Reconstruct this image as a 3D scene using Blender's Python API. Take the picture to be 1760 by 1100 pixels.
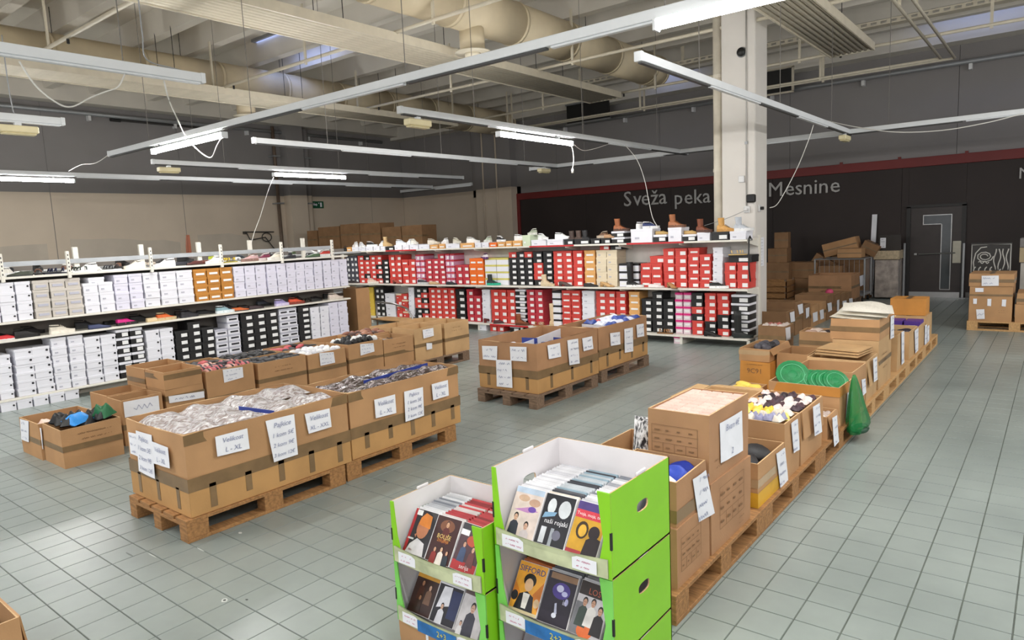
import bpy, bmesh, math, random
from mathutils import Vector, Matrix
R=math.radians
rnd=random.Random(7)
for o in list(bpy.data.objects): bpy.data.objects.remove(o)
scene=bpy.context.scene
COL=scene.collection
# ------------------------------------------------------------------ camera
YAW,PITCH,ROLL,FPX,EYE=0.675648679,0.125083436,-0.0450621861,1181.154,1.8
cf=Vector((-math.sin(YAW)*math.cos(PITCH),math.cos(YAW)*math.cos(PITCH),-math.sin(PITCH)))
_r=Vector((math.cos(YAW),math.sin(YAW),0)); _u=_r.cross(cf)
cr=_r*math.cos(ROLL)+_u*math.sin(ROLL); cu=-_r*math.sin(ROLL)+_u*math.cos(ROLL)
cam=bpy.data.cameras.new('camera'); camo=bpy.data.objects.new('camera',cam); COL.objects.link(camo)
cam.sensor_fit='HORIZONTAL'; cam.sensor_width=36; cam.lens=FPX/1760*36; cam.clip_end=100
camo.matrix_world=Matrix(((cr.x,cu.x,-cf.x,0),(cr.y,cu.y,-cf.y,0),(cr.z,cu.z,-cf.z,EYE),(0,0,0,1)))
scene.camera=camo
# ------------------------------------------------------------------ world, exposure
w=bpy.data.worlds.new('world'); scene.world=w; w.use_nodes=True
w.node_tree.nodes['Background'].inputs[0].default_value=(.985,.985,.985,1)
w.node_tree.nodes['Background'].inputs[1].default_value=.6
scene.view_settings.view_transform='Standard'; scene.view_settings.look='None'
scene.view_settings.gamma=1; scene.view_settings.use_curve_mapping=False
scene.view_settings.exposure=0.6
TUBE=112.0      # emission of a lit tube
# ------------------------------------------------------------------ measuring helpers (photo 1760x1100 -> a point on a known plane)
EYEV=Vector((0,0,EYE))
def ray(px,py): return cf+cr*((px-880)/FPX)-cu*((py-550)/FPX)
def onx(px,py,X): d=ray(px,py); return EYEV+d*(X/d.x)
def ony(px,py,Y): d=ray(px,py); return EYEV+d*(Y/d.y)
def onz(px,py,Z): d=ray(px,py); return EYEV+d*((Z-EYE)/d.z)
def proj(p):
    d=Vector(p)-EYEV; z=d.dot(cf); return 880+FPX*d.dot(cr)/z,550-FPX*d.dot(cu)/z
def solve(fn,px,a,b):
    fa=proj(fn(a))[0]-px
    for _ in range(50):
        m=(a+b)/2; fm=proj(fn(m))[0]-px
        if (fm>0)==(fa>0): a=m; fa=fm
        else: b=m
    return (a+b)/2
def yat(px,X,Z): return solve(lambda t:(X,t,Z),px,.3,17)
def xat(px,Y,Z): return solve(lambda t:(t,Y,Z),px,-17,3)
# ------------------------------------------------------------------ materials
def lin(c):
    if isinstance(c,str): c=[int(c[i:i+2],16)/255 for i in (0,2,4)]
    return [x/12.92 if x<=.04045 else ((x+.055)/1.055)**2.4 for x in c]
MATS={}
def mat(name,col,rough=.6,metal=0,var=.07,scale=6,bump=0,bscale=60,emit=0,spec=.5,stretch=None,alpha=1,trans=0,col2=None,detail=3):
    if name in MATS: return MATS[name]
    m=bpy.data.materials.new(name); m.use_nodes=True; nt=m.node_tree; N=nt.nodes; L=nt.links
    b=N['Principled BSDF']; c=lin(col)
    b.inputs['Roughness'].default_value=rough; b.inputs['Metallic'].default_value=metal
    b.inputs['Specular IOR Level'].default_value=spec
    tc=N.new('ShaderNodeTexCoord'); src=tc.outputs['Object']
    if stretch:
        mp=N.new('ShaderNodeMapping'); mp.inputs['Scale'].default_value=stretch; L.new(src,mp.inputs[0]); src=mp.outputs[0]
    nz=N.new('ShaderNodeTexNoise'); nz.inputs['Scale'].default_value=scale; nz.inputs['Detail'].default_value=detail; L.new(src,nz.inputs['Vector'])
    rp=N.new('ShaderNodeValToRGB'); e=rp.color_ramp.elements
    c2=lin(col2) if col2 else [min(1,x*(1+var)) for x in c]
    c1=c if col2 else [x*(1-var) for x in c]
    e[0].color=(*c1,1); e[1].color=(*c2,1)
    e[0].position=.35 if not col2 else .42; e[1].position=.65 if not col2 else .58
    L.new(nz.outputs['Fac'],rp.inputs[0]); L.new(rp.outputs[0],b.inputs['Base Color'])
    if bump:
        n2=N.new('ShaderNodeTexNoise'); n2.inputs['Scale'].default_value=bscale; n2.inputs['Detail'].default_value=4; L.new(src,n2.inputs['Vector'])
        bp=N.new('ShaderNodeBump'); bp.inputs['Strength'].default_value=bump; bp.inputs['Distance'].default_value=.02
        L.new(n2.outputs['Fac'],bp.inputs['Height']); L.new(bp.outputs[0],b.inputs['Normal'])
    if emit:
        b.inputs['Emission Color'].default_value=(*c,1); b.inputs['Emission Strength'].default_value=emit
    if trans: b.inputs['Transmission Weight'].default_value=trans
    if alpha<1: b.inputs['Alpha'].default_value=alpha
    MATS[name]=m; return m
CARD=mat('cardboard','B48A60',.75,var=.1,scale=3,bump=.05,bscale=90)
CARD2=mat('cardboard_pale','BE9A6E',.75,var=.09,scale=4,bump=.05,bscale=90)
CARD3=mat('cardboard_dark','8E6B4A',.75,var=.12,scale=4,bump=.05,bscale=90)
CARDR=mat('cardboard_reddish','A97F5B',.75,var=.08,scale=4,bump=.05,bscale=90)
CARDO=mat('cardboard_orange','C08238',.7,var=.1,scale=4,bump=.05,bscale=90)
CARDG=mat('cardboard_golden','B68B57',.75,var=.09,scale=4,bump=.05,bscale=90)
CORR=mat('cardboard_cut_edge','C9A77C',.85,var=.12,scale=90)
TAPE=mat('packing_tape','7E6444',.32,var=.14,scale=7,spec=.6)
TAPEC=mat('clear_tape','B89A74',.18,var=.08,scale=7,spec=.8)
PAPER=mat('paper','E9EAF0',.7,var=.03)
INK=mat('ink_blue_grey','8C91AE',.8)
INKD=mat('ink_dark','3B3A44',.8)
INKP=mat('ink_pink','C2517C',.8)
PRINT=mat('carton_print','7C5C3E',.8)
WOOD=mat('pallet_wood','9C7145',.75,var=.25,scale=4,stretch=(3,14,14),bump=.15,bscale=30)
WOODP=mat('pallet_wood_new','C39A68',.75,var=.15,scale=4,stretch=(3,14,14),bump=.1,bscale=30)
WOODD=mat('pallet_wood_grey','7A6350',.8,var=.25,scale=4,stretch=(3,14,14),bump=.15,bscale=30)
WHITE=mat('white_paint','E4E2DE',.45,var=.03)
WHITEM=mat('white_metal','DADADA',.35,var=.03,spec=.5)
SHELFM=mat('shelf_enamel','E3DFD5',.4,var=.03)
GREYM=mat('grey_metal','9A9C9E',.35,metal=.4,var=.05)
STEEL=mat('brushed_steel','A8A8A8',.3,metal=.9,var=.05)
CREAM=mat('cream_enamel','D6CDB9',.45,var=.05)
BLACK=mat('black_plastic','1A1918',.5,var=.1)
TUBEM=mat('tube_lit','FCFBF8',.4,emit=TUBE)
# ------------------------------------------------------------------ mesh building
class MB:
    def __init__(s): s.v=[]; s.f=[]; s.m=[]
    def add(s,vs,fs,m=0):
        k=len(s.v); s.v+= [tuple(p) for p in vs]
        for f in fs: s.f.append([i+k for i in f]); s.m.append(m)
        return s
    def hexa(s,p,m=0):  # p: bottom 4 ccw, top 4 ccw
        return s.add(p,[(3,2,1,0),(4,5,6,7),(0,1,5,4),(1,2,6,5),(2,3,7,6),(3,0,4,7)],m)
    def box(s,x0,x1,y0,y1,z0,z1,m=0,bev=0):
        if x0>x1:x0,x1=x1,x0
        if y0>y1:y0,y1=y1,y0
        if z0>z1:z0,z1=z1,z0
        if not bev:
            return s.hexa([(x0,y0,z0),(x1,y0,z0),(x1,y1,z0),(x0,y1,z0),(x0,y0,z1),(x1,y0,z1),(x1,y1,z1),(x0,y1,z1)],m)
        b=min(bev,(x1-x0)/2.01,(y1-y0)/2.01,(z1-z0)/2.01)
        vs=[]
        for sx in (0,1):
            for sy in (0,1):
                for sz in (0,1):
                    X=(x0,x1)[sx];Y=(y0,y1)[sy];Z=(z0,z1)[sz]; dx=b*(1-2*sx);dy=b*(1-2*sy);dz=b*(1-2*sz)
                    vs+=[(X,Y+dy,Z+dz),(X+dx,Y,Z+dz),(X+dx,Y+dy,Z)]
        I=lambda sx,sy,sz,a:(sx*4+sy*2+sz)*3+a
        fs=[]
        for t in (0,1):
            q=[(0,0),(1,0),(1,1),(0,1)]
            fs.append([I(t,a,c,0) for a,c in (q if t else q[::-1])])
            fs.append([I(a,t,c,1) for a,c in (q[::-1] if t else q)])
            fs.append([I(a,c,t,2) for a,c in (q if t else q[::-1])])
        for i in (0,1):
            for j in (0,1):
                fs.append([I(i,j,0,0),I(i,j,1,0),I(i,j,1,1),I(i,j,0,1)])
                fs.append([I(i,0,j,0),I(i,1,j,0),I(i,1,j,2),I(i,0,j,2)])
                fs.append([I(0,i,j,1),I(1,i,j,1),I(1,i,j,2),I(0,i,j,2)])
                for k in (0,1): pass
        for sx in (0,1):
            for sy in (0,1):
                for sz in (0,1): fs.append([I(sx,sy,sz,0),I(sx,sy,sz,1),I(sx,sy,sz,2)])
        return s.add(vs,fs,m)
    def tube(s,pts,r,n=8,m=0,cap=True):
        pts=[Vector(p) for p in pts]; rings=[]
        rr=r if isinstance(r,(list,tuple)) else [r]*len(pts)
        up=None
        for i,p in enumerate(pts):
            d=(pts[min(i+1,len(pts)-1)]-pts[max(i-1,0)]).normalized()
            if up is None:
                up=Vector((0,0,1)) if abs(d.z)<.9 else Vector((1,0,0))
            a=d.cross(up)
            if a.length<1e-4: a=d.cross(Vector((0,1,0)))
            a.normalize(); b=a.cross(d).normalized(); up=b
            rings.append([p+a*(rr[i]*math.cos(2*math.pi*k/n))+b*(rr[i]*math.sin(2*math.pi*k/n)) for k in range(n)])
        return s.loft(rings,m,cap)
    def loft(s,rings,m=0,cap=True,closed=True):
        n=len(rings[0]); vs=[p for r in rings for p in r]; fs=[]
        for i in range(len(rings)-1):
            for k in range(n if closed else n-1):
                fs.append((i*n+k,i*n+(k+1)%n,(i+1)*n+(k+1)%n,(i+1)*n+k))
        if cap and closed: fs+= [tuple(range(n))[::-1],tuple((len(rings)-1)*n+k for k in range(n))]
        return s.add(vs,fs,m)
    def grid(s,P,m=0):  # P[i][j]
        nj=len(P[0]); vs=[p for r in P for p in r]
        return s.add(vs,[(i*nj+j,i*nj+j+1,(i+1)*nj+j+1,(i+1)*nj+j) for i in range(len(P)-1) for j in range(nj-1)],m)
    def prism(s,poly,fn,t,m=0): # poly 2d, fn(u,v,w)->3d
        n=len(poly); vs=[fn(u,v,0) for u,v in poly]+[fn(u,v,t) for u,v in poly]
        return s.add(vs,[tuple(range(n))[::-1],tuple(range(n,2*n))]+[(i,(i+1)%n,n+(i+1)%n,n+i) for i in range(n)],m)
    def mesh(s,name,mats=None,smooth=False):
        me=bpy.data.meshes.new(name); me.from_pydata(s.v,[],s.f)
        for m in (mats if isinstance(mats,(list,tuple)) else [mats]) if mats else []: me.materials.append(m)
        if any(s.m): me.polygons.foreach_set('material_index',s.m)
        bm=bmesh.new(); bm.from_mesh(me); bmesh.ops.recalc_face_normals(bm,faces=bm.faces); bm.to_mesh(me); bm.free()
        if smooth: me.polygons.foreach_set('use_smooth',[True]*len(me.polygons))
        me.update(); return me
    def build(s,name,mats,parent=None,smooth=False,loc=None,rot=None):
        return put(name,s.mesh(name,mats,smooth),parent,loc,rot)
def put(name,me,parent=None,loc=None,rot=None,m=None):
    o=bpy.data.objects.new(name,me); COL.objects.link(o)
    if parent: o.parent=parent
    if loc is not None: o.location=loc
    if rot is not None: o.rotation_euler=rot
    if m is not None:
        o.material_slots[0].link='OBJECT'; o.material_slots[0].material=m
    return o
def tag(o,label,cat,group=None,kind=None):
    o['label']=label
    if cat: o['category']=cat
    if group: o['group']=group
    if kind: o['kind']=kind
    return o
def thing(name,label,cat,loc=(0,0,0),rz=0,group=None,kind=None):
    o=bpy.data.objects.new(name,None); COL.objects.link(o); o.location=loc; o.rotation_euler=(0,0,rz)
    o.empty_display_size=.05
    return tag(o,label,cat,group,kind)
def struct(name,mb,mats,label=None,cat=None,parent=None):
    o=mb.build(name,mats,parent); o['kind']='structure'
    if label: o['label']=label
    if cat: o['category']=cat
    return o
_T={}
def text_mesh(body,size=1,shear=0):
    k=(body,size,shear)
    if k in _T: return _T[k]
    c=bpy.data.curves.new('t','FONT'); c.body=body; c.size=size; c.align_x='CENTER'; c.align_y='CENTER'; c.shear=shear; c.resolution_u=2; c.space_line=1.05
    o=bpy.data.objects.new('t',c); COL.objects.link(o)
    dg=bpy.context.evaluated_depsgraph_get(); me=bpy.data.meshes.new_from_object(o.evaluated_get(dg))
    bpy.data.objects.remove(o); me.name='lettering'; _T[k]=me; return me
def frame_of(o,u,v): # origin, unit u, unit v -> matrix with n=u x v
    u=u.normalized(); n=u.cross(v).normalized(); v=n.cross(u)
    return Matrix(((u.x,v.x,n.x,o.x),(u.y,v.y,n.y,o.y),(u.z,v.z,n.z,o.z),(0,0,0,1)))
def scribble(w,h,lines,seed,amp=.3,thick=None):
    r=random.Random(seed); mb=MB(); th=thick or min(h/lines*.07,.004)
    for i in range(lines):
        y=h*(.5-(i+.5)/lines); x=-w*r.uniform(.30,.42); xe=w*r.uniform(.15,.42); a=h/lines*amp
        up=True; px,py=x,y-a*.5
        while px<xe:
            nx=px+a*r.uniform(.35,.7); ny=y+(a*r.uniform(.2,.6) if up else -a*r.uniform(.3,.6)); up=not up
            if r.random()<.16: px=nx+a*.6; py=y; continue
            d=Vector((nx-px,ny-py)); q=Vector((-d.y,d.x)).normalized()*th/2
            mb.add([(px-q.x,py-q.y,0),(nx-q.x,ny-q.y,0),(nx+q.x,ny+q.y,0),(px+q.x,py+q.y,0)],[(0,1,2,3)]); px,py=nx,ny
    return mb
def paper(parent,c4,off,txt=None,seed=0,ink=INK,lines=3,name='paper_sign',label=None,m=None):
    """c4: four world corners tl,tr,br,bl on the carton face; off: outward vector"""
    base=Vector(parent.location); M=Matrix.Rotation(-parent.rotation_euler.z,4,'Z')
    tl,tr,br,bl=[M@(Vector(p)+off-base) for p in c4]
    on=(M@off).normalized()
    r=random.Random(seed+99); mb=MB(); P=[]; n=4
    for i in range(n+1):
        t=i/n; a=tl.lerp(bl,t); b=tr.lerp(br,t)
        P.append([a.lerp(b,j/n)+on*(.004*abs(math.sin(2.2*(j/n)+seed))+.003*t*t*r.random()) for j in range(n+1)])
    mb.grid(P); k=len(mb.v); 
    mb.grid([[p-on*.0012 for p in row][::-1] for row in P])
    s=mb.build(name,m or PAPER,parent)
    if label: s['label']=label
    o=(tl+tr+br+bl)/4+on*.0075; u=(tr+br-tl-bl)/2; v=(tl+tr-bl-br)/2
    F=frame_of(o,u,v); W=u.length; Hh=v.length
    if txt:
        big=[l for l in txt]
        nl=len(big); 
        for i,l in enumerate(big):
            if not l.strip(): continue
            me=text_mesh(l,1,.18).copy(); xs=[vv.co.x for vv in me.vertices]; wd=max(xs)-min(xs)
            sz=min(Hh/nl*.66,W*.8/max(wd,.01)); me.materials.append(ink) if not me.materials else None
            t=put('handwriting',me,s); t.matrix_local=F@Matrix.Translation((0,Hh*(.5-(i+.55)/nl)*.94,0))@Matrix.Scale(sz,4)
    elif lines:
        t=scribble(W,Hh,lines,seed).build('handwriting',ink,s); t.matrix_local=F
    return s
def fx(pts,X): return [onx(x,y,X) for x,y in pts]
def fy(pts,Y): return [ony(x,y,Y) for x,y in pts]
PX=Vector((.004,0,0)); MY=Vector((0,-.004,0))

for _s in ['L - XL','Velikost','Pajkice','1 kom 5€','2 kom 9€','3 kom 12€','XL - XXL','Bivam 4€','2']: text_mesh(_s,1,.18)
for _s in ['film','BOLJŠE','ŽIVLJENJE','serija','naši rojaki','Tvoja, moja, tvoja','SIFFORD','in','LOST','Čar','|']: text_mesh(_s,1)
for _s in ('Sveža','peka','Mesnine','N'):
    text_mesh(_s,1)
    for _i in range(len(_s)): text_mesh(_s[:_i]+'|',1); text_mesh(_s[_i],1)
text_mesh('2+3',.035); text_mesh('9C91',.075)
# ================================================================== STRUCTURE
XL,YF,ZC=-18.8,17.46,6.0     # left wall, far wall, ceiling deck
XR,YN=5.0,-3.2
def tilemat():
    m=bpy.data.materials.new('floor_tile'); m.use_nodes=True; nt=m.node_tree; N=nt.nodes; L=nt.links; b=N['Principled BSDF']
    g=N.new('ShaderNodeNewGeometry'); n1=N.new('ShaderNodeTexNoise'); n1.inputs['Scale'].default_value=.9; n1.inputs['Detail'].default_value=5; L.new(g.outputs['Position'],n1.inputs['Vector'])
    rp=N.new('ShaderNodeValToRGB'); e=rp.color_ramp.elements; e[0].position=.3; e[1].position=.7
    e[0].color=(*lin('87908D'),1); e[1].color=(*lin('9CA5A1'),1); L.new(n1.outputs['Fac'],rp.inputs[0])
    n2=N.new('ShaderNodeTexNoise'); n2.inputs['Scale'].default_value=7; n2.inputs['Detail'].default_value=6; L.new(g.outputs['Position'],n2.inputs['Vector'])
    mx=N.new('ShaderNodeMix'); mx.data_type='RGBA'; mx.blend_type='MULTIPLY'; mx.inputs['Factor'].default_value=.18
    L.new(rp.outputs[0],mx.inputs['A']); L.new(n2.outputs['Fac'],mx.inputs['B']); L.new(mx.outputs['Result'],b.inputs['Base Color'])
    r2=N.new('ShaderNodeMapRange'); r2.inputs['To Min'].default_value=.22; r2.inputs['To Max'].default_value=.42; L.new(n1.outputs['Fac'],r2.inputs['Value']); L.new(r2.outputs[0],b.inputs['Roughness'])
    return m
TILE=tilemat()
GROUT=mat('tile_grout','596059',.8,var=.2,scale=5)
floor=struct('floor',MB().box(XL,XR,YN,YF+.5,-.2,-.004),GROUT,'grey-green square tiled shop floor with dark joints')
T=.1973; TX0,TY0=-.09,1.866; tg=.0022
def tilev(x0,x1,y0,y1,b=.0016):
    return [(x0,y0,-.006),(x1,y0,-.006),(x1,y1,-.006),(x0,y1,-.006),(x0+b,y0+b,0),(x1-b,y0+b,0),(x1-b,y1-b,0),(x0+b,y1-b,0)]
tme=MB().add(tilev(-T/2+tg,T/2-tg,-T/2+tg,T/2-tg),[(4,5,6,7),(0,1,5,4),(1,2,6,5),(2,3,7,6),(3,0,4,7)]).mesh('tile',TILE)
cand=[]; i0=int((XL-TX0)/T)-1; i1=int((XR-TX0)/T); j0=int((YN-TY0)/T)-1; j1=int((YF+.45-TY0)/T)
def covered(x,y): return (-6.75<x<-4.1 and 1.86<y<4.3) or (-2.1<x<-1.3 and y>2.7) or (-2.2<x<-1.1 and 1.88<y<2.4)
for i in range(i0,i1):
    for j in range(j0,j1):
        x=TX0+(i+.5)*T; y=TY0+(j+.5)*T
        if x<XL or x>XR-.1: continue
        d=Vector((x,y,0))-EYEV; z=d.dot(cf); a=0
        if z>.5:
            px,py=proj((x,y,0))
            if -40<px<1800 and -20<py<1140 and not covered(x,y): a=1/z**3
        cand.append((a,x,y))
cand.sort(key=lambda t:-t[0])
for a,x,y in cand[:300]: put('tile',tme,floor,(x,y,0))
mb=MB()
for a,x,y in cand[300:]:
    mb.add([(p[0]+x,p[1]+y,p[2]) for p in tilev(-T/2+tg,T/2-tg,-T/2+tg,T/2-tg)],[(4,5,6,7),(0,1,5,4),(1,2,6,5),(2,3,7,6),(3,0,4,7)])
me=bpy.data.meshes.new('tile_field'); me.from_pydata(mb.v,[],mb.f); me.materials.append(TILE)
tf=put('tile_field',me,floor); tf['kind']='stuff'
r=random.Random(2)
for k,(px,py,a,b,c) in enumerate([(413,916,.016,.01,'D8DAD6'),(386,1032,.022,.016,'D0D4D0'),(386,1032,.008,.007,'3A3E3C'),(424,1031,.009,.006,'4A4E4C'),(647,908,.006,.006,'3A3E3C'),(345,945,.05,.004,'C4CAC6'),(262,955,.06,.004,'C4CAC6'),(222,953,.05,.006,'6E7672'),(662,827,.012,.008,'5A605C'),(1495,660,.03,.006,'BCC4BE'),(1515,640,.12,.004,'BCC4BE')]):
    p=onz(px,py,0); o=MB().add([(a*math.cos(2*math.pi*i/9)*(1+r.uniform(-.2,.2)),b*math.sin(2*math.pi*i/9)*(1+r.uniform(-.2,.2)),0) for i in range(9)],[tuple(range(9))]).build('scuff_mark',mat('scuff_'+c,c,.7),floor,loc=(p.x,p.y,.0012+.0004*(k==2))); o.rotation_euler.z=1.57 if py<700 else .0
# ---- walls
WDARK=mat('wall_grey_paint','8A8685',.8,var=.05,scale=.6)
WBEIGE=mat('wall_beige_paint','D2C3B0',.8,var=.05,scale=.7)
WPATCH=mat('wall_filler_patch','C6BBAC',.85,var=.05,scale=2)
WBLACK=mat('wall_black_paint','2C2220',.65,var=.12,scale=.8)
WRED=mat('trim_dark_red','6E1C1A',.55,var=.1,scale=1)
wl=struct('wall_left',MB().box(XL-.3,XL-.012,YN,YF+.3,0,ZC),WDARK,'long side wall, beige below and dark grey above')
ZB=3.26
ys=[-3.2]+[yat(px,XL,2.6) for px in (92,318,500,640)]+[YF]
ys=[-3.2,ys[1]-4.0]+ys[1:]
for a,b in zip(ys,ys[1:]):
    MB().box(XL-.012,XL,a+.008,b-.008,.0,ZB-.004).build('wall_panel',WBEIGE,wl)
    MB().box(XL-.012,XL,a+.008,b-.008,ZB+.004,ZC).build('wall_panel',WDARK,wl)
for k,(a,b) in enumerate(zip(ys[1:],ys[2:])):   # filler strips low on the panels
    if k>2: break
    r=random.Random(k); poly=[(a+.3,1.3),(b-.2,1.3)]+[(b-.2-(b-a-.5)*t/6,1.95+.12*r.random()+(.12 if t>2 else 0)) for t in range(7)]
    MB().prism(poly,lambda u,v,w:(XL+w,u,v),.003).build('plaster_patch',WPATCH,wl)
wb=struct('wall_back',MB().box(XL,XR,YF+.3,YF+.5,0,ZC),WDARK,'far end wall, grey above a black panelled band')
MB().box(XL,-13.9,YF,YF+.3,0,ZB).build('wall_panel',WBEIGE,wb)
MB().box(-13.9,-13.62,YF,YF+.3,0,ZB).build('wall_panel',WDARK,wb)
x=XL
while x<XR:
    x2=min(XR,x+3.4); MB().box(x+.004,x2-.004,YF,YF+.3,ZB if x2<-13.4 else 3.04,ZC).build('wall_panel',WDARK,wb); x=x2
MB().box(-13.62,-13.4,YF,YF+.3,3.04,ZB).build('wall_panel',WDARK,wb)
for a,b in ((-13.45,-11.0),(-11.0,-8.3),(-8.3,-5.6),(-5.6,-2.8),(-2.8,-2.66),(-1.6,0.6),(.6,2.8),(2.8,XR)):
    MB().box(a+.003,b-.003,YF,YF+.3,0,2.84).build('wall_panel',WBLACK,wb)
MB().box(-2.66,-1.6,YF,YF+.3,1.985,2.84).build('wall_panel',WBLACK,wb)
tr=struct('trim_1',MB().box(-13.62,XR,YF-.05,YF+.02,2.84,3.04,bev=.006).box(-13.62,-13.45,YF-.05,YF+.02,0,2.84,bev=.006),WRED,'dark red frame running round the black wall band')
for px in (1245,1445,1545,1660):
    p=ony(px,300,YF-.06); MB().box(-.03,.03,-.02,.02,0,.05).build('bracket',WRED,tr,loc=(p.x,YF-.03,3.035))
struct('baseboard_back',MB().box(-13.4,-2.72,YF-.02,YF,0,.12).box(-1.55,XR,YF-.02,YF,0,.12),mat('grey_skirting','5E5A58',.4,metal=.2),'grey metal skirting along the black wall')
# grey pipe along top of far wall
wp=thing('wall_pipe','grey pipe on brackets running along the top of the far wall','pipe',(0,YF-.12,4.87))
MB().tube([(-13.6,0,0),(XR,0,0)],.05,10).build('tube',GREYM,wp,True)
for k in range(9): MB().box(-.03,.03,-.02,.12,-.16,-.03).build('bracket',WHITEM,wp,loc=(-11.6+k*2.0,0,0))
wp=thing('wall_pipe','grey pipe running along the top of the left wall','pipe',(XL+.12,0,5.15))
MB().tube([(0,1,0),(0,16.5,0)],.05,10).build('tube',GREYM,wp,True)
for k in range(7): MB().box(-.12,.02,-.03,.03,-.16,-.03).build('bracket',WHITEM,wp,loc=(0,3+k*2.1,0))
# pilasters with pipes
def pilaster(name,x0,x1,y0,y1,label,split):
    t=thing(name,label,'pillar',((x0+x1)/2,(y0+y1)/2,0),kind='structure'); X=(x1-x0)/2; Yh=(y1-y0)/2
    MB().box(-X,X,-Yh,Yh,0,split).build('lower_shaft',WBEIGE,t); MB().box(-X,X,-Yh,Yh,split,ZC).build('upper_shaft',WDARK,t); return t
p1=pilaster('pilaster',XL,XL+.35,12.5,13.1,'beige and grey wall pillar between drainpipes on the left wall',ZB)
for k,yy in enumerate((12.2,13.3)):
    t=thing('drainpipe',['thin dark cable duct left of the wall pillar','thick beige drainpipe right of the wall pillar'][k],'pipe',(XL+.16,yy,0))
    MB().tube([(0,0,0),(0,0,ZB)],(.05,.1)[k],12).build('lower_pipe',[mat('duct_brown','6B5A4D',.6),WBEIGE][k],t,True)
    MB().tube([(0,0,ZB),(0,0,5.3)],(.05,.1)[k],12).build('upper_pipe',WDARK if k else mat('duct_brown','6B5A4D',.6),t,True)
    for z in (1.5,3.0,4.4): MB().box(-.15,.12,-.12,.12,z,z+.04).build('clamp',GREYM,t)
xa,xb=ony(818,330,YF-.3).x,ony(884,330,YF-.3).x
p2=pilaster('pilaster',xa,xb-.12,YF-.3,YF,'beige and grey wall pillar at the corner of the black band',ZB)
for k,px in enumerate((830,853)):
    t=thing('conduit',['left of two thin conduits down the corner pillar','right of two thin conduits down the corner pillar'][k],'pipe',(ony(px,300,YF-.33).x,YF-.33,0))
    MB().tube([(0,0,1.5),(0,0,5.8)],.025,8).build('tube',WBEIGE,t,True); MB().box(-.04,.04,-.03,.03,2.72,2.8).build('coupling',WBEIGE,t)
# ---- free column
CX0,CX1,CY0,CY1=-4.11,-3.6,10.42,10.95
col=thing('column','white square concrete column standing behind the shoe rack end','column',((CX0+CX1)/2,(CY0+CY1)/2,0),kind='structure')
MB().box(CX0-col.location.x,CX1-col.location.x,CY0-col.location.y,CY1-col.location.y,0,5.6,bev=.015).build('shaft',mat('column_white','DAD5CF',.6,var=.05,scale=1.2),col)
MB().box(-.258,.258,-.268,.268,0,.12).build('base_band',mat('column_base','B9B5B0',.6),col)
t=thing('downpipe','cream downpipe running up the left edge of the white column','pipe',(CX0-.09,CY0+.09,0))
MB().tube([(0,0,0),(0,0,5.6)],.07,14).build('tube',mat('downpipe_cream','D3CBBB',.5),t,True)
for z in (1.2,2.6,4.0): MB().tube([(0,0,z),(0,0,z+.05)],.078,14).build('collar',mat('downpipe_cream','D3CBBB'),t)
def colmark(px,py): return ony(px,py,CY0)
t=thing('speaker','small black loudspeaker box fixed on the white column','speaker',colmark(1293,341))
MB().box(-.06,.06,-.1,0,-.06,.06,bev=.015).build('cabinet',BLACK,t); MB().box(-.045,.045,-.104,-.1,-.045,.045,bev=.004).build('grille',mat('grille','2B2B2D',.8),t)
t=thing('sensor','round dark sensor high on the white column','sensor',colmark(1275,90))
MB().tube([(0,0,0),(0,-.05,0)],.06,16).build('dome',BLACK,t,True); MB().tube([(0,0,0),(0,-.012,0)],.075,16).build('ring',GREYM,t,True)
for k,(px,py) in enumerate(((1275,308),(1284,360),(1316,358))):
    t=thing('socket_box',['white blank socket box highest on the column','white socket box low on the column face','white socket box with black plug on the column'][k],'socket',colmark(px,py) if k<2 else (CX1,CY0+.15,colmark(1302,358).z))
    r=0 if k<2 else math.pi/2; t.rotation_euler.z=r
    MB().box(-.045,.045,-.03,0,-.05,.05,bev=.008).build('box',WHITEM,t)
    if k: MB().tube([(0,-.03,0),(0,-.075,0)],.025,10).build('plug' if k==2 else 'cover',BLACK if k==2 else WHITEM,t,True)
t=thing('wall_conduit','thin grey conduit running down the column face','pipe',(colmark(1283,200).x,CY0-.012,0))
MB().tube([(0,0,2.0),(0,0,4.9)],.011,8).build('tube',mat('conduit_grey','B9B6B2',.5),t,True); MB().box(-.02,.02,-.012,.012,2.96,3.0).build('clip',GREYM,t)
t=thing('notice_sheet','white printed notice sheet on the right side of the column','notice',(CX1,CY0+.25,1.35)); 
MB().box(0,.003,-.13,.13,-.22,.22).build('sheet',PAPER,t); s=scribble(.24,.42,9,5,.22).build('print',mat('ink_light','9C9CA4',.8),t); s.matrix_local=Matrix.Translation((.005,0,0))@Matrix.Rotation(math.pi/2,4,'Z')@Matrix.Rotation(math.pi/2,4,'X')
# ---- ceiling
CONC=mat('ceiling_concrete','DBD5CA',.85,var=.07,scale=.8,bump=.03,bscale=20)
ce=struct('ceiling',MB().box(XL,XR,YN,YF+.3,ZC,ZC+.15),CONC,'pale concrete ribbed roof deck')
def ribm():
    mb=MB(); L0,L1=XL+.05,XR
    return mb.hexa([(L0,-.09,5.58),(L1,-.09,5.58),(L1,.09,5.58),(L0,.09,5.58),(L0,-.16,ZC),(L1,-.16,ZC),(L1,.16,ZC),(L0,.16,ZC)]).mesh('rib',CONC)
rm=ribm(); y=4.956-2.3*3
while y<17:
    put('rib',rm,ce,(0,y,0))
    if y+1.34<17.2: put('rib',rm,ce,(0,y+1.34,0))
    y+=2.3
MB().box(XL,XR,YF-.45,YF,5.25,ZC).build('edge_beam',CONC,ce)
MB().box(XL,XL+.4,YN,YF,5.35,ZC).build('edge_beam',CONC,ce)
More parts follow.
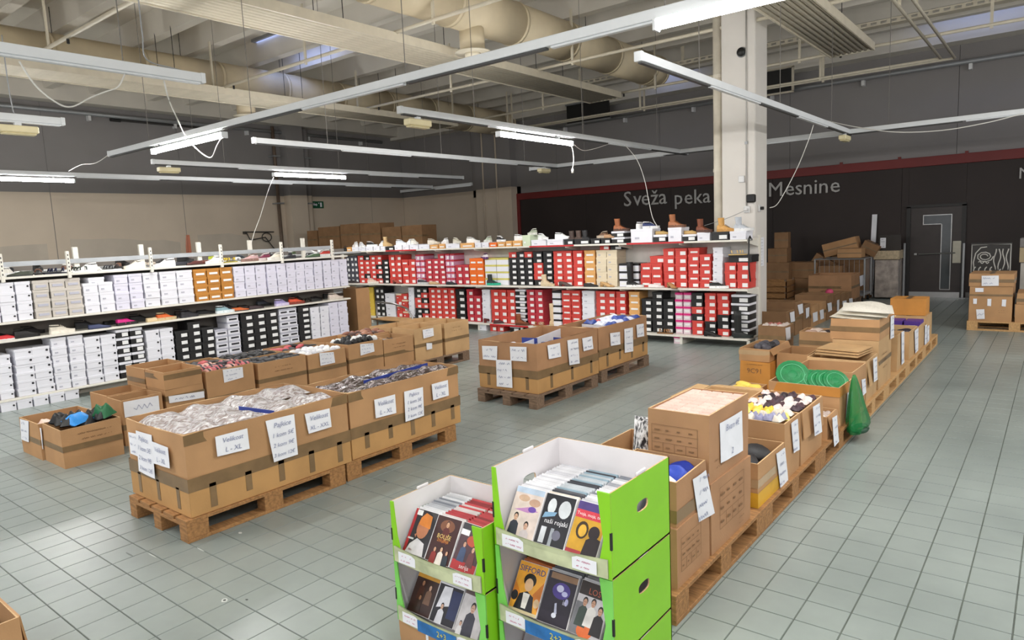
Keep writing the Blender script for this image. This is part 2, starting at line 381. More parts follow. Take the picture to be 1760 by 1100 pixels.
SKY=mat('skylight_glow','8FA6E8',.4,emit=5); 
def skylight(n,x0,x1,y,label,q=.4):
    t=thing('window_%d'%n,label,None,((x0+x1)/2,y,ZC-.03),kind='structure'); h=(x1-x0)/2
    MB().box(-h,h,-q,q,0,.02).build('pane',SKY,t)
    for s in (-1,1):
        MB().box(-h-.04,h+.04,s*(q+.02)-.03,s*(q+.02)+.03,-.03,.03).build('window_frame',GREYM,t); MB().box(s*h-.03*(s<0),s*h+.03*(s>0),-q,q,-.03,.03).build('window_frame',GREYM,t)
p=onz(500,62,ZC); skylight(1,p.x-.7,p.x+.7,p.y,'bluish skylight between the ribs near the cream panel')
p=onz(1200,118,ZC-.02); skylight(2,p.x-.45,p.x+.3,min(p.y,16.6),'bluish skylight seen left of the white column',.2)
p=onz(1725,28,ZC-.02); skylight(3,p.x-1.1,p.x+1.1,min(p.y,16.6),'bluish skylight at the far right of the roof',.15)
# ---- radiant panels (slatted)
def radiant(xa,xb,ya,yb,z,label):
    t=thing('radiant_panel',label,'heater panel',((xa+xb)/2,0,z),group='cream radiant ceiling panels'); n=8; w=(xb-xa)/n; h=(xb-xa)/2
    MB().box(-h,h,ya,yb,.05,.09).build('backing_plate',CREAM,t)
    me=MB().tube([(0,ya,0),(0,yb,0)],w*.42,8).mesh('tube',CREAM,True)
    for i in range(n): put('tube',me,t,(-h+(i+.5)*w,0,.03))
    for s in (-1,1): MB().box(s*h-.012,s*h+.012,ya,yb,-.02,.11).build('side_rail',CREAM,t)
    MB().tube([(-h,yb+.03,.02),(h,yb+.03,.02)],.03,8).build('header_pipe',CREAM,t,True)
    me=MB().tube([(0,0,.09),(0,0,5.9-z)],.006,5).mesh('hanger',BLACK)
    k=ya+1
    while k<yb:
        for s in (-.8,.8): put('hanger',me,t,(s*h,k,0))
        k+=2.6
radiant(-8.32,-7.54,-2.6,13.5,4.6,'cream ribbed radiant panel crossing the ceiling centre')
radiant(-3.28,-2.6,-2.6,13.3,4.6,'cream ribbed radiant panel right above the white column')
radiant(-12.95,-12.2,-2.6,13.35,4.6,'cream ribbed radiant panel nearest the left wall')
# ---- ducts
DUCT=mat('duct_cream','CFC0A2',.5,var=.08,scale=2)
def duct(px,py,z,r,ya,yb,label,drops):
    X=onz(px,py,z).x; t=thing('air_duct',label,'air duct',(X,0,z),group='round cream air ducts')
    k=ya; segs=[]
    while k<yb:
        e=min(yb,k+1.5); MB().tube([(0,k,0),(0,e-.01,0)],r,24).build('duct_section',DUCT,t,True)
        MB().tube([(0,e-.04,0),(0,e+.02,0)],r+.012,24).build('seam_ring',DUCT,t,True); k=e
    for yd in drops:
        d=MB().tube([(0,yd,-r*.7),(0,yd,-r-.28)],.19,16).build('drop_collar',DUCT,t,True)
        d2=MB().tube([(0,yd,-r-.28),(0,yd,-r-.30)],.27,18).tube([(0,yd,-r-.30),(0,yd,-r-.36)],.12,14).build('diffuser',CREAM,t,True)
    me=MB().tube([(0,0,r),(0,0,5.95-z)],.006,5).mesh('hanger',BLACK); k=ya+1
    while k<yb:
        put('hanger',me,t,(r*.0,k,0)); k+=2.2
    return t
duct(0,82,5.15,.36,-2.8,17.1,'long round cream air duct beside the left wall',(yat(424,onz(0,82,5.15).x,4.5),))
duct(845,29,5.15,.33,-2.8,14.2,'thick round cream air duct with a drop outlet above the aisle',(yat(812,onz(845,29,5.15).x,4.6),))
# ---- small pipes along X and trays
def pipex(Y,z,xa,xb,r,label,step=2.0,m=None,name='water_pipe'):
    t=thing(name,label,'pipe',(0,Y,z)); MB().tube([(xa,0,0),(xb,0,0)],r,8).build('tube',m or CREAM,t,True)
    me=MB().box(-.022,.022,-.012,.012,-r-.03,5.6-z).mesh('hanger_strap',CREAM); k=xa+.6
    while k<xb: put('hanger_strap',me,t,(k,0,0)); k+=step
    me2=MB().tube([(0,0,-r),(0,0,-r-.06)],.02,6).mesh('sprinkler_head',BLACK); k=xa+1.3
    while k<xb: put('sprinkler_head',me2,t,(k,0,0)); k+=step*1.5
pipex(3.97,4.72,-12.0,4,.028,'cream sprinkler pipe nearest the camera',2.9)
pipex(7.07,4.72,-13.2,4,.028,'cream sprinkler pipe second from the camera',2.9)
pipex(10.49,4.72,-13.2,4,.028,'cream sprinkler pipe third from the camera',2.9)
pipex(13.64,4.72,-13.2,4,.028,'cream sprinkler pipe fourth from the camera',2.9)
pipex(15.05,4.6,-12.5,-1.85,.022,'cream heating pipe pair, front pipe before the far wall',4)
pipex(15.25,4.6,-12.5,-1.65,.022,'cream heating pipe pair, rear pipe before the far wall',4)
for k,(xa) in enumerate((-1.85,-1.65)):
    t=thing('water_pipe',['left of two cream pipes running back to the heating pair','right of two cream pipes running back to the heating pair'][k],'pipe',(xa,0,4.6)); MB().tube([(0,-2,0),(0,15.05+.2*k,0)],.024,8).build('tube',CREAM,t,True)
    for yy in (3,7,11): MB().box(-.02,.02,-.01,.01,0,1.0).build('hanger_strap',CREAM,t,loc=(0,yy,0))
def tray(Y,z,xa,xb,label):
    t=thing('cable_tray',label,'cable tray',(0,Y,z)); mb=MB().box(xa,xb,-.1,.1,-.004,0); mb.build('tray_floor',CREAM,t)
    me=MB().box(-.03,.03,-.006,.006,.0,.06).mesh('side_tooth',CREAM); 
    MB().box(xa,xb,-.108,-.1,.06,.085).box(xa,xb,-.108,-.1,-.004,.02).build('side_rail',CREAM,t)
    k=xa
    while k<xb: put('side_tooth',me,t,(k,-.104,0)); k+=.16
    k=xa+.5
    while k<xb: MB().box(-.03,.03,-.02,.02,0,5.7-z).build('hanger_strap',CREAM,t,loc=(k,0,0)); k+=2.6
tray(14.35,5.2,-9.6,0,'perforated cream cable tray under the roof near the far wall')
# wall-high vent opening
t=thing('vent_opening','black louvre opening with a white frame high on the far wall','vent',(ony(1336,140,YF-.46).x,YF-.47,ony(1336,140,YF-.46).z))
MB().box(-.35,.35,0,.02,-.25,.25).build('louvre',BLACK,t); MB().box(.33,.38,-.02,.02,-.28,.28).box(-.38,.38,-.02,.02,-.3,-.26).box(-.38,.38,-.02,.02,.26,.3).box(-.38,-.33,-.02,.02,-.28,.28).build('frame',CREAM,t)
t=thing('vent_opening','wide black louvre opening beside the end of the left duct','vent',(ony(1010,190,YF-.46).x,YF-.47,ony(1010,190,YF-.46).z))
MB().box(-.7,.7,0,.02,-.28,.22).build('louvre',BLACK,t); MB().box(-.74,.74,-.01,.02,-.32,-.28).box(-.74,.74,-.01,.02,.22,.26).build('frame',GREYM,t)
# ================================================================== LIGHT RAILS
ZR=3.15
RAILM=mat('rail_white','DCDFE2',.4,var=.02)
def rail(axis,c,a,b,label,wires=3,group='white trunking light rails'):
    t=thing('light_rail',label,'light rail',(c,0,ZR) if axis=='y' else (0,c,ZR),group=group); w=.032
    def B(u0,u1,v0,v1,z0,z1): return MB().box(v0,v1,u0,u1,z0,z1,bev=.004) if axis=='y' else MB().box(u0,u1,v0,v1,z0,z1,bev=.004)
    B(a,b,-w,w,-.005,.066).build('trunking',RAILM,t)
    k=a
    seg=(b-a)/max(1,round((b-a)/1.55))
    i=0
    while k<b-.01:
        s=B(k+.02,k+seg-.02,-.022,.022,-.022,-.005).build('gear_tray' if i%2 else 'slot_strip',RAILM if i%2 else mat('slot_dark','4A4A4A',.6),t); k+=seg; i+=1
    for u in (a,b): B(u-.02,u+.02,-w-.004,w+.004,-.01,.07).build('end_cap',RAILM,t)
    me=MB().tube([(0,0,.066),(0,0,2.42)],.004,5).mesh('suspension_wire',mat('wire_grey','77736E',.5,metal=.5))
    for i in range(wires):
        u=a+(b-a)*(i+.5)/wires; put('suspension_wire',me,t,(0,u,0) if axis=='y' else (u,0,0))
    return t
rail('x',4.33,xat(190,4.33,ZR),1.6,'longest light rail, crossing the picture in front of the column',5)
rail('y',-8.45,yat(437,-8.45,ZR),yat(960,-8.45,ZR),'bare light rail between the two lit inner tubes')
rail('y',-5.66,yat(688,-5.66,ZR),yat(1180,-5.66,ZR),'light rail carrying the lit tube with a dangling plug')
rail('y',-2.75,yat(1098,-2.75,ZR),yat(1462,-2.75,ZR),'bare light rail running past the white column')
rail('y',-5.6,-.6,yat(347,-5.6,ZR),'light rail with looped cables at upper left')
rail('y',-11.3,yat(263,-11.3,ZR),yat(795,-11.3,ZR),'light rail with a lit tube above the left shoe rack')
rail('y',-13.75,.5,yat(742,-13.75,ZR),'farthest left light rail, lit at the picture edge')
rail('x',14.2,xat(690,14.2,ZR),xat(810,14.2,ZR),'short light rail near the far corner pillar',2)
rail('x',12.3,xat(912,12.3,ZR),2.0,'light rail running behind the white column',4)
rail('y',-8.3,-.8,yat(107,-8.3,ZR),'light rail end with a cream box at the left edge',2)
def tube_light(axis,c,a,b,z,label,drop=True):
    L=(b-a)/2; t=thing('tube_light',label,'tube light',(c,(a+b)/2,z) if axis=='y' else ((a+b)/2,c,z),rz=(math.pi/2 if axis=='y' else 0),group='lit fluorescent tube lights')
    MB().box(-L,L,-.026,.026,.03,.05,bev=.004).build('housing',RAILM,t)
    P=[[(u*L,.036*math.cos(-.45+k*(math.pi+.9)/8),.018-.036*math.sin(-.45+k*(math.pi+.9)/8)) for k in range(9)] for u in (-.985,.985)]
    mb=MB(); mb.grid(P); mb.add(P[0],[tuple(range(9))]); mb.add(P[1],[tuple(range(9))]); mb.build('diffuser',TUBEM,t,True)
    for s in (-1,1): MB().box(s*L-.012,s*L+.012,-.037,.037,-.024,.047,bev=.004).build('end_cap',RAILM,t)
    for s in (-.6,.6): MB().box(s*L-.01,s*L+.01,-.02,.02,.045,ZR-z).build('clip',GREYM,t)
tube_light('x',4.33,xat(264,4.33,3.06),xat(386,4.33,3.06),3.06,'lit tube at the left end of the longest light rail')
tube_light('x',4.33,xat(1128,4.33,3.1),xat(1128,4.33,3.1)+1.5,3.1,'brightest lit tube, in front of the column at the top')
tube_light('y',-5.66,yat(856,-5.66,3.05),yat(982,-5.66,3.05),3.05,'lit tube with a dangling white plug')
tube_light('y',-11.3,yat(470,-11.3,3.05),yat(593,-11.3,3.05),3.05,'lit tube above the far end of the left shoe rack')
tube_light('y',-13.75,yat(127,-13.75,3.06)-1.6,yat(127,-13.75,3.06),3.06,'lit tube cut by the left picture edge')
UNSEEN_TUBES=[('y',-5.6,-.5,1.0),('y',-8.3,-.7,.8),('x',1.2,-.6,.9),('x',-1.6,-2.0,-.5),('y',1.4,4.6,6.1),('y',1.4,9.5,11)]  # unseen tubes added to light the room; the first fits the cartons' shadows
for k,(ax,c,a,b) in enumerate(UNSEEN_TUBES):
    if k==2: rail('x',1.2,-1.2,2.4,'light rail overhead behind the camera'); rail('x',-1.6,-3,2.4,'light rail farthest behind the camera'); rail('y',1.4,3,13,'light rail over the right-hand aisle')
    tube_light(ax,c,a,b,3.06,['unseen lit tube left of the camera on the looped-cable rail','added unseen lit tube left of the camera on the cream-box rail','added unseen lit tube right above the camera','added unseen lit tube farthest behind the camera','added unseen lit tube over the near right-hand aisle','added unseen lit tube over the far right-hand aisle'][k])
# cream emergency boxes and cables
YEL=mat('emergency_yellowed','E0D4AC',.5,var=.04)
for k,(px,py,X) in enumerate(((30,214,-8.3),(290,289,-11.3),(718,208,-5.66),(935,294,-8.45),(1452,230,-2.75))):
    p=onx(px,py,X); t=thing('emergency_light',['yellowed emergency light at the left picture edge','yellowed emergency light on the rail above the left rack','yellowed emergency light at the start of the central rail','small yellowed emergency light near the dark lettering','yellowed emergency light at the rail end right of the column'][k],'emergency light',(X,p.y,ZR-.09),math.pi/2,'yellowed emergency lights')
    MB().box(-.17,.17,-.055,.055,-.03,.04,bev=.01).build('housing',YEL,t); MB().box(-.15,.15,-.045,.045,-.05,-.03,bev=.01).build('lens',YEL,t); MB().box(-.03,.03,-.02,.02,.04,.09).build('bracket',RAILM,t)
CABLE=mat('cable_white','D6D4CE',.5,var=.03)
def cable(label,pts,r=.006,m=None,name='cable',plug=False,ends=True):
    P=[Vector(p) for p in pts]; C=[]
    for i in range(len(P)-1):
        p0,p1,p2,p3=P[max(i-1,0)],P[i],P[i+1],P[min(i+2,len(P)-1)]
        for k in range(6):
            t=k/6; C.append(.5*((2*p1)+(p2-p0)*t+(2*p0-5*p1+4*p2-p3)*t*t+(3*p1-p0-3*p2+p3)*t**3))
    C.append(P[-1]); b=C[0]; t=thing(name,label,'cable',b)
    MB().tube([c-b for c in C],r,6).build('cord',m or CABLE,t,True)
    if plug: MB().tube([C[-1]-b,C[-1]-b-Vector((0,0,.06))],.018,8).build('plug',CABLE,t,True)
cx=lambda pts,X:[onx(x,y,X) for x,y in pts]
cy=lambda pts,Y:[ony(x,y,Y) for x,y in pts]
cable('white cable looping low under the upper left rail',cx([(33,105),(62,148),(100,178),(125,183),(155,168),(180,158),(203,149),(215,126)],-5.6))
cable('white cable dropping from the upper left rail to the lit tube',[onx(282,139,-5.6)]+cx([(290,170),(305,205)],-6.2)+cy([(318,232),(340,258),(362,271),(373,250),(380,238)],4.33))
cable('grey cable hanging from the roof to the upper left rail',[onx(238,0,-5.6)+Vector((0,0,1.6))]+cx([(238,0),(245,60),(252,102),(300,118),(340,128)],-5.6),m=GREYM)
cable('grey cable hanging at the left edge down to a rail',cx([(3,60),(12,130),(20,178),(28,197),(60,199),(105,204)],-8.3),m=GREYM)
cable('white cable from the left rail end to the longest rail',[ony(192,262,4.33),ony(165,280,4.33),onx(140,283,-12.5),onx(118,294,-13.75)])
cable('white cable from the lit tube end hanging with a plug',cx([(978,246),(984,256),(986,275),(984,290)],-5.6),r=.007,plug=True)
cable('thin white cable sagging under the central rail',cx([(982,244),(1000,258),(1020,256),(1045,248)],-5.6),r=.004)
cable('white cable falling from the rail onto the back shoe rack',[onx(1075,250,-5.6),ony(1095,275,9.9),ony(1108,310,9.9),ony(1115,345,9.9),ony(1122,375,9.9),ony(1132,392,9.9)])
cable('white cable dropping from the rail to the column socket',[onx(1398,215,-2.75),ony(1390,240,10.2),ony(1372,285,10.4),ony(1350,328,10.5),ony(1335,352,10.5),ony(1323,357,10.55)])
cable('white cable sagging along the rail at upper right',cy([(1410,205),(1470,218),(1540,227),(1620,224),(1700,210),(1762,194)],12.1),r=.008)
cable('white cable from the left tube down to the left shoe rack',[onx(470,305,-11.3),onx(460,330,-10.6),onx(448,370,-10.2),onx(437,400,-10.1),onx(430,428,-10.05)])
cable('thin cable stretched from the column to the back rack boots',[ony(1284,360,10.40),ony(1250,375,10.2),ony(1210,388,9.86)],r=.004,m=GREYM)
# ================================================================== SHOE RACKS
ORD=['first','second','third','fourth','fifth','sixth','seventh','eighth','ninth','tenth','eleventh','twelfth','thirteenth','fourteenth','fifteenth','sixteenth','seventeenth','eighteenth','nineteenth','twentieth','twenty-first','twenty-second','twenty-third','twenty-fourth','twenty-fifth','twenty-sixth','twenty-seventh','twenty-eighth','twenty-ninth','thirtieth']
def ordn(n):
    return ORD[n-1] if n<=30 else ('thirty-'+ORD[n-31] if n<40 else ('fortieth' if n==40 else 'forty-'+ORD[n-41]) if n<50 else ('fiftieth' if n==50 else 'fifty-'+ORD[n-51]))
BW=mat('box_white','E6E6EE',.6,var=.02); BWL=mat('box_white_lilac','DEDCEB',.6,var=.02); BG=mat('box_greige','C9C2BA',.6,var=.03)
BO=mat('box_tan','BE8136',.6,var=.06); BB=mat('box_black','1E1E20',.45,var=.1); BR=mat('box_red','CF443C',.5,var=.06); BRD=mat('box_crimson','BC3542',.5,var=.06)
BOR=mat('box_orange','EB6F1F',.5,var=.04); BY=mat('box_yellow','E3C24C',.55,var=.05); BCR=mat('box_cream','E2D3B8',.6,var=.04); BPC=mat('box_peach','E0A866',.6,var=.04)
BPK=mat('box_pink','D8A0C0',.55,var=.04); BMG=mat('box_magenta','D4267C',.5,var=.04); BSG=mat('box_mint','CFDCC0',.6); BGY=mat('box_slate','4A4B55',.5); BYE=mat('box_yellow_edge','CFC56A',.6)
BPW=mat('box_pinkwhite','E4CDD6',.6); LBL=mat('box_sticker','ECECEC',.6); LBD=mat('box_dot','26262C',.6); LBG=mat('box_grey_sticker','B9B9C6',.6)
# style: body, lid, sticker(kind,material), colour word
ST=dict(w=(BW,BW,None,LBG,'white'),wd=(BW,BW,'dot',LBD,'white dotted'),l=(BWL,BWL,None,LBG,'pale lilac-white'),g=(BG,BG,'wide',LBG,'greige'),t=(BO,BO,'wide',LBL,'tan'),
 k=(BB,BB,'tag',LBL,'black'),kw=(BB,BW,'tag',LBL,'white-lidded black'),wk=(BW,BB,'wide',LBL,'black-lidded white'),r=(BR,BR,'tag',LBL,'red'),rw=(BR,BR,'wide',LBL,'red'),d=(BRD,BRD,'tag',LBL,'crimson'),
 o=(BOR,BOR,'wide',LBL,'bright orange'),y=(BY,BY,None,LBL,'yellow'),c=(BCR,BCR,None,LBG,'cream'),p=(BPC,BPC,'wide',LBL,'peach'),pk=(BPK,BRD,'tag',LBL,'crimson-lidded pink'),pm=(BPW,BMG,'wide',LBL,'magenta-lidded white'),
 s=(BGY,BGY,'tag',LBL,'slate grey'),wy=(BW,BYE,None,LBL,'yellow-lidded white'),m=(BSG,BSG,None,LBL,'mint'),rc=(BR,BCR,None,LBL,'cream-lidded red'),ws=(BW,LBG,'wide',LBD,'white striped'))
_BX={}
def boxmeshes(w,d,h):
    k=(round(w,3),round(d,3),round(h,3))
    if k not in _BX:
        lh=min(.034,h*.32); e=.006
        b=MB().box(-w/2+e,w/2-e,0,d,0,h-.004).mesh('shoe_box',BW)
        l=MB().box(-w/2,w/2,-.0025,d,h-lh,h,bev=.002).mesh('lid',BW)
        tg=MB().box(-w*.05,w*.4,-.0045,0,h*.14,h*.6).mesh('end_label',LBL)
        wi=MB().box(-w*.3,w*.34,-.0045,0,h*.24,h*.50).mesh('end_label',LBL)
        dt=MB().tube([(w*.32,-.0045,h*.5),(w*.32,0,h*.5)],w*.07,10).mesh('end_label',LBD)
        sm=MB().box(-w*.30,-w*.1,-.0045,0,h*.25,h*.4).mesh('end_label',LBG)
        _BX[k]=(b,l,dict(tag=tg,wide=wi,dot=dt,none=sm))
    return _BX[k]
def shoebox(style,w,d,h,loc,rz,label,group):
    b,l,s=boxmeshes(w,d,h); S=ST[style]
    o=put({BW:'white_shoe_box',BWL:'white_shoe_box',BR:'red_shoe_box',BRD:'red_shoe_box',BB:'black_shoe_box'}.get(S[0],'coloured_shoe_box'),b,None,loc,(0,0,rz),S[0]); tag(o,label,'shoe box',group)
    put('lid',l,o,None,None,S[1]); put('end_label',s[S[2] or 'none'],o,None,None,S[3]); return o
def stackrow(shelf,spec,plane,z0,zmid,axis,d,hmax,where,group,rz):
    """spec rows: px0,px1,cols,rows(list per col or int),style(s bottom->top)"""
    col=0
    for px0,px1,nc,rows,sty,*hm in spec:
        if axis=='y': a,b=yat(px0,plane,zmid),yat(px1,plane,zmid)
        else: a,b=xat(px0,plane,zmid),xat(px1,plane,zmid)
        w=(b-a)/nc
        for c in range(nc):
            col+=1; n=rows[c] if isinstance(rows,(list,tuple)) else rows
            n0=max(rows) if isinstance(rows,(list,tuple)) else rows
            h=min((hm[0] if hm else hmax)/n0,.125) if n0>1 else .12; z=z0
            u=a+(c+.5)*w; lean=rnd.uniform(-.006,.006)
            for i in range(n):
                s=sty if isinstance(sty,str) else sty[c] if isinstance(sty,tuple) else sty
                if isinstance(s,(list,)): s=s[i%len(s)]
                if '/' in s: s=s.split('/')[i%len(s.split('/'))]
                j=rnd.uniform(-.004,.004)+lean*i*.4; dd=rnd.uniform(0,.012)
                loc=(plane-dd,u+j,z) if axis=='y' else (u+j,plane+dd,z)
                lab='%s shoe box, %s up in %s stack from left, %s'%(ST[s][4],ordn(i+1),ordn(col),where)
                shoebox(s,w-.006,d,h-.001,loc,rz,lab,group); z+=h
# ---- left rack
XS=-9.55; RD=.46
SHW=mat('rack_back_panel','77706A',.7)
lr=thing('shoe_rack','long white shoe rack in front of the left wall','shoe rack',(XS,0,0))
YA,YB=-.4,7.5
for z in (.14,.83,1.04,1.56): MB().box(-RD,0,YA,YB,z-.028,z-.002,bev=.003).build('shelf_board',SHELFM,lr)
MB().box(-RD-.012,-RD,YA,YB,0,1.53).build('back_panel',SHW,lr)
MB().box(-RD-.02,-RD+.006,YA,YB,1.672,1.73).build('top_rail',mat('top_rail_grey','A9ADB2',.5),lr)
pm=MB().box(-.02,.02,-.018,.018,0,.33,bev=.003).mesh('front_post',SHELFM)
sl=MB().box(.0195,.0205,-.006,.006,-.011,.011).mesh('post_slot',mat('slot_dark','4A4A4A'))
for px in (2,117,259,380,484,571):
    y=yat(px,XS,1.7); p=put('front_post',pm,lr,(-.006,y,1.50))
    for k in range(5): put('post_slot',sl,p,(0,0,.09+k*.048))
pm=MB().box(-.02,.02,-.03,.03,0,1.88).mesh('rear_post',SHELFM)
for px in (-20,129,242,341,429,520): put('rear_post',pm,lr,(-RD-.03,yat(px,XS-RD-.03,1.8),0))
MB().box(-.02-RD*0,-.0,YA,YB,0.0,.0).mesh('x') if 0 else None
MB().box(-RD,-.3,YA,YB,0,.11).build('plinth',SHELFM,lr)
LU=[(-58,0,2,4,'wd'),(0,56,2,4,'wd'),(58,143,3,4,'g'),(144,197,2,3,'w'),(198,247,2,4,'l'),(248,275,1,4,'w'),(276,333,2,4,'w'),(335,402,3,4,'t'),(403,458,3,4,'l'),(460,555,6,4,'l'),(556,598,3,4,'l')]
stackrow(lr,LU,XS-.02,1.042,1.25,'y',.3,.455,'left rack upper level','shoe boxes on the left rack',math.pi/2)
LD=[(-60,22,3,5,'wd',.52),(27,92,2,6,'wd',.56),(93,147,2,6,'w'),(148,203,2,6,'wd',.60),(204,250,2,6,'kw'),(253,301,2,5,'wd',.58),(302,370,3,[5,6,5],'k',.62),(371,414,2,[5,7],'ws'),(416,480,3,6,'k'),(481,514,2,7,'ws'),(515,535,1,7,'k'),(536,567,2,6,'w',.6),(568,600,2,6,'l')]
stackrow(lr,LD,XS-.02,.142,.42,'y',.3,.64,'left rack lower level','shoe boxes on the left rack',math.pi/2)
stackrow(lr,[(-30,137,6,1,'wd')],XS-.0,.0,.06,'y',.28,.1,'floor row under left rack','shoe boxes on the left rack',math.pi/2)
y=yat(166,XS-.02,1.45); shoebox('w',.19,.3,.1,(XS-.03,y,1.042+3*.114+.0),math.pi/2,'single white shoe box lying on top of a three-high stack, left rack','shoe boxes on the left rack')
# rear half of the gondola: board behind the back panel
lr2=thing('shoe_rack','rear shoe rack with grey boards standing behind the left rack','shoe rack',(XS-.62,0,0))
for z in (.9,1.6): MB().box(-.5,0,YA,8.3,z-.03,z,bev=.003).build('shelf_board',mat('shelf_grey','B9BBBC',.4),lr2)
MB().box(-.52,-.5,YA,8.3,0,1.66).build('back_panel',SHW,lr2)
for k in range(6): MB().box(-.02,.02,-.02,.02,0,1.57).build('leg',SHELFM,lr2,loc=(-.04,YA+.3+k*1.6,0))
# ---- back rack
YS=9.72; BD=.46; XA,XB=-12.75,-3.47
br=thing('shoe_rack','white shoe rack full of red and black boxes in front of the column','shoe rack',(0,YS,0))
for z in (.14,.86,1.57): MB().box(XA,XB,0,BD,z-.03,z-.002,bev=.003).build('shelf_board',SHELFM,br)
MB().box(XA,XB,BD,BD+.012,0.1,1.60).build('back_panel',mat('rack_back_white','DEDAD4',.5),br)
n=9
for k in range(n+1):
    x=XA+(XB-XA)*k/n
    MB().box(x-.02,x+.02,BD+.012,BD+.05,0,1.62).build('upright',SHELFM,br)
    MB().box(x-.02,x+.02,.02,BD,0,.06).box(x-.02,x+.02,.02,.05,.06,.11).build('foot',SHELFM,br)
    for z in (.86,1.57):
        MB().prism([(0,z-.05),(.0,z-.03),(BD,z-.03),(BD,z-.12)],lambda u,v,w,x=x:(x-.003+w,u,v),.006).build('bracket',SHELFM,br)
TRR=mat('price_rail_red','C0272D',.4)
for a,b in ((663,715),(910,986),(1077,1175)): MB().box(xat(a,YS,1.56),xat(b,YS,1.56),-.006,-.0005,1.542,1.568).build('price_rail',TRR,br)
MB().box(xat(842,YS,.14),xat(908,YS,.14),-.006,-.0005,.11,.14).build('price_rail',TRR,br)
BU=[(595,615,3,5,'s'),(616,646,3,[6,6,6],('r/r/r','r/k/r/r/r/k','r')),(646,668,2,[6,5],('r/k/r/k/r','k')),(669,690,2,5,'r'),(691,714,2,[4,4],('r/rw','r')),(715,730,2,5,'pk'),(731,765,3,[5,5,6],'d'),(766,781,2,5,'pk'),(782,806,2,3,'d'),(806,832,2,4,'o'),(833,874,2,4,'wy'),
 (875,916,3,6,('k/k/k/k/k/r','k','k/k/k/k/k/r')),(917,933,1,6,'k/r/r/r/k/k'),(934,950,1,6,'k'),(951,984,2,6,'r'),(985,1002,1,5,'r'),(1004,1023,1,5,'p'),(1024,1061,2,5,'c'),(1063,1098,2,3,'wk'),(1100,1138,2,3,'rw'),(1140,1181,2,5,('r','r')),(1182,1222,2,[6,5],('r/rw','r/rw')),(1224,1242,1,6,'w'),(1245,1287,2,3,'r')]
stackrow(br,BU,YS+.135,.862,1.15,'x',.3,.60,'back rack middle level','shoe boxes on the back rack',0)
BLw=[(613,631,2,5,('k/k/k/r/k','k/k/k/r/k')),(631,643,1,5,'y'),(644,661,2,5,'k'),(662,679,1,4,'w'),(681,701,2,4,('r/rc','rc/r')),(702,712,1,6,'w'),(713,736,2,6,('k/k/r/r/k/k','r/k/r/k/r/k')),(737,782,4,6,'r'),(784,800,1,5,'k'),(802,826,2,[5,4],'d'),(828,842,1,5,'w'),(844,885,3,[5,5,5],'r'),(886,904,1,6,'kw'),(906,934,2,6,'d'),(949,964,1,5,'wk'),(966,998,2,6,'rw'),(1000,1022,1,6,'w'),(1024,1076,3,6,'r'),(1081,1100,1,6,'p'),(1102,1158,3,[5,6,5],'k'),(1160,1187,2,6,'pm'),(1189,1209,1,6,'r/r/k/r/k/k'),(1211,1231,1,6,'k/k/r/r/r/r'),(1233,1254,1,6,'r/k/k/r/r/r'),(1256,1288,1,5,'kw')]
stackrow(br,BLw,YS+.135,.142,.45,'x',.3,.64,'back rack bottom level','shoe boxes on the back rack',0)
stackrow(br,[(822,836,1,1,'w'),(842,866,2,1,'r'),(876,893,1,1,'kw'),(1157,1171,1,1,'pm')],YS+.03,0,.05,'x',.28,.1,'floor under back rack','shoe boxes on the back rack',0)
def single(style,px,z,w,h,lab,dy=.04,d=.3): shoebox(style,w,d,h,(xat(px,YS,z),YS+dy,z),0,lab,'shoe boxes on the back rack')
single('r',1031,1.463,.19,.095,'lone red shoe box on top of the cream stacks',.15); single('k',1051,1.463,.22,.08,'lone black shoe box on top of the cream stacks',.15)
single('r',1124,1.238,.3,.11,'lone red shoe box crosswise on a three-high red stack',.16); single('k',1266,1.238,.34,.105,'lone black shoe box on the rightmost red stack',.14)
# boxes on the top board
TB=[(595,603,'p',.09),(604,615,'w',.09),(616,627,'w',.08),(628,640,'w',.09),(641,652,'w',.09),(653,661,'w',.08),(662,676,'k',.07),(677,690,'w',.1),(691,702,'w',.1),(703,718,'w',.1),(719,737,'w',.09),(738,752,'p',.08),(753,764,'p',.09),(765,789,'w',.09),(790,814,'p',.09),(815,826,'w',.09),(827,839,'w',.09),(840,853,'o',.08),(854,867,'p',.09),(868,879,'p',.1),(880,896,'p',.1),(897,911,'m',.19),(912,938,'w',.1),(939,967,'w',.1),(968,985,'k',.09),(986,1013,'k',.09),(1014,1031,'k',.09),(1032,1049,'k',.09)]
for k,(a,b,s,h) in enumerate(TB):
    xa,xb=xat(a,YS,1.6),xat(b,YS,1.6)
    shoebox(s,(xb-xa)-.004,.26,h,((xa+xb)/2,YS+.015,1.57),0,'%s shoe box, %s from left along the back rack top'%(ST[s][4],ordn(k+1)),'boxes along the back rack top')
for k,(a,b,s,h,n) in enumerate([(1050,1073,'kw',.095,2),(1083,1121,'w',.21,1),(1122,1145,'kw',.11,1),(1147,1171,'w',.21,1),(1172,1196,'kw',.10,1),(1197,1220,'w',.12,1),(1222,1252,'k',.12,1),(1253,1282,'w',.12,1)]):
    xa,xb=xat(a,YS,1.65),xat(b,YS,1.65)
    for i in range(n): shoebox(s,(xb-xa)-.004,.28,h,((xa+xb)/2,YS+.015,1.57+i*h),0,['black and white shoe box %s in the pair under the brown boot'%('lower','upper')[i],'tall white box with purple marks on the back rack top','silver and black box under the small tan flat','tall white box under the brown ankle boot','black fronted box under the tan flat shoe','white box under the dark brown boot','black box with long label under the tan boot','white box under the silver boot'][k],'boxes along the back rack top')
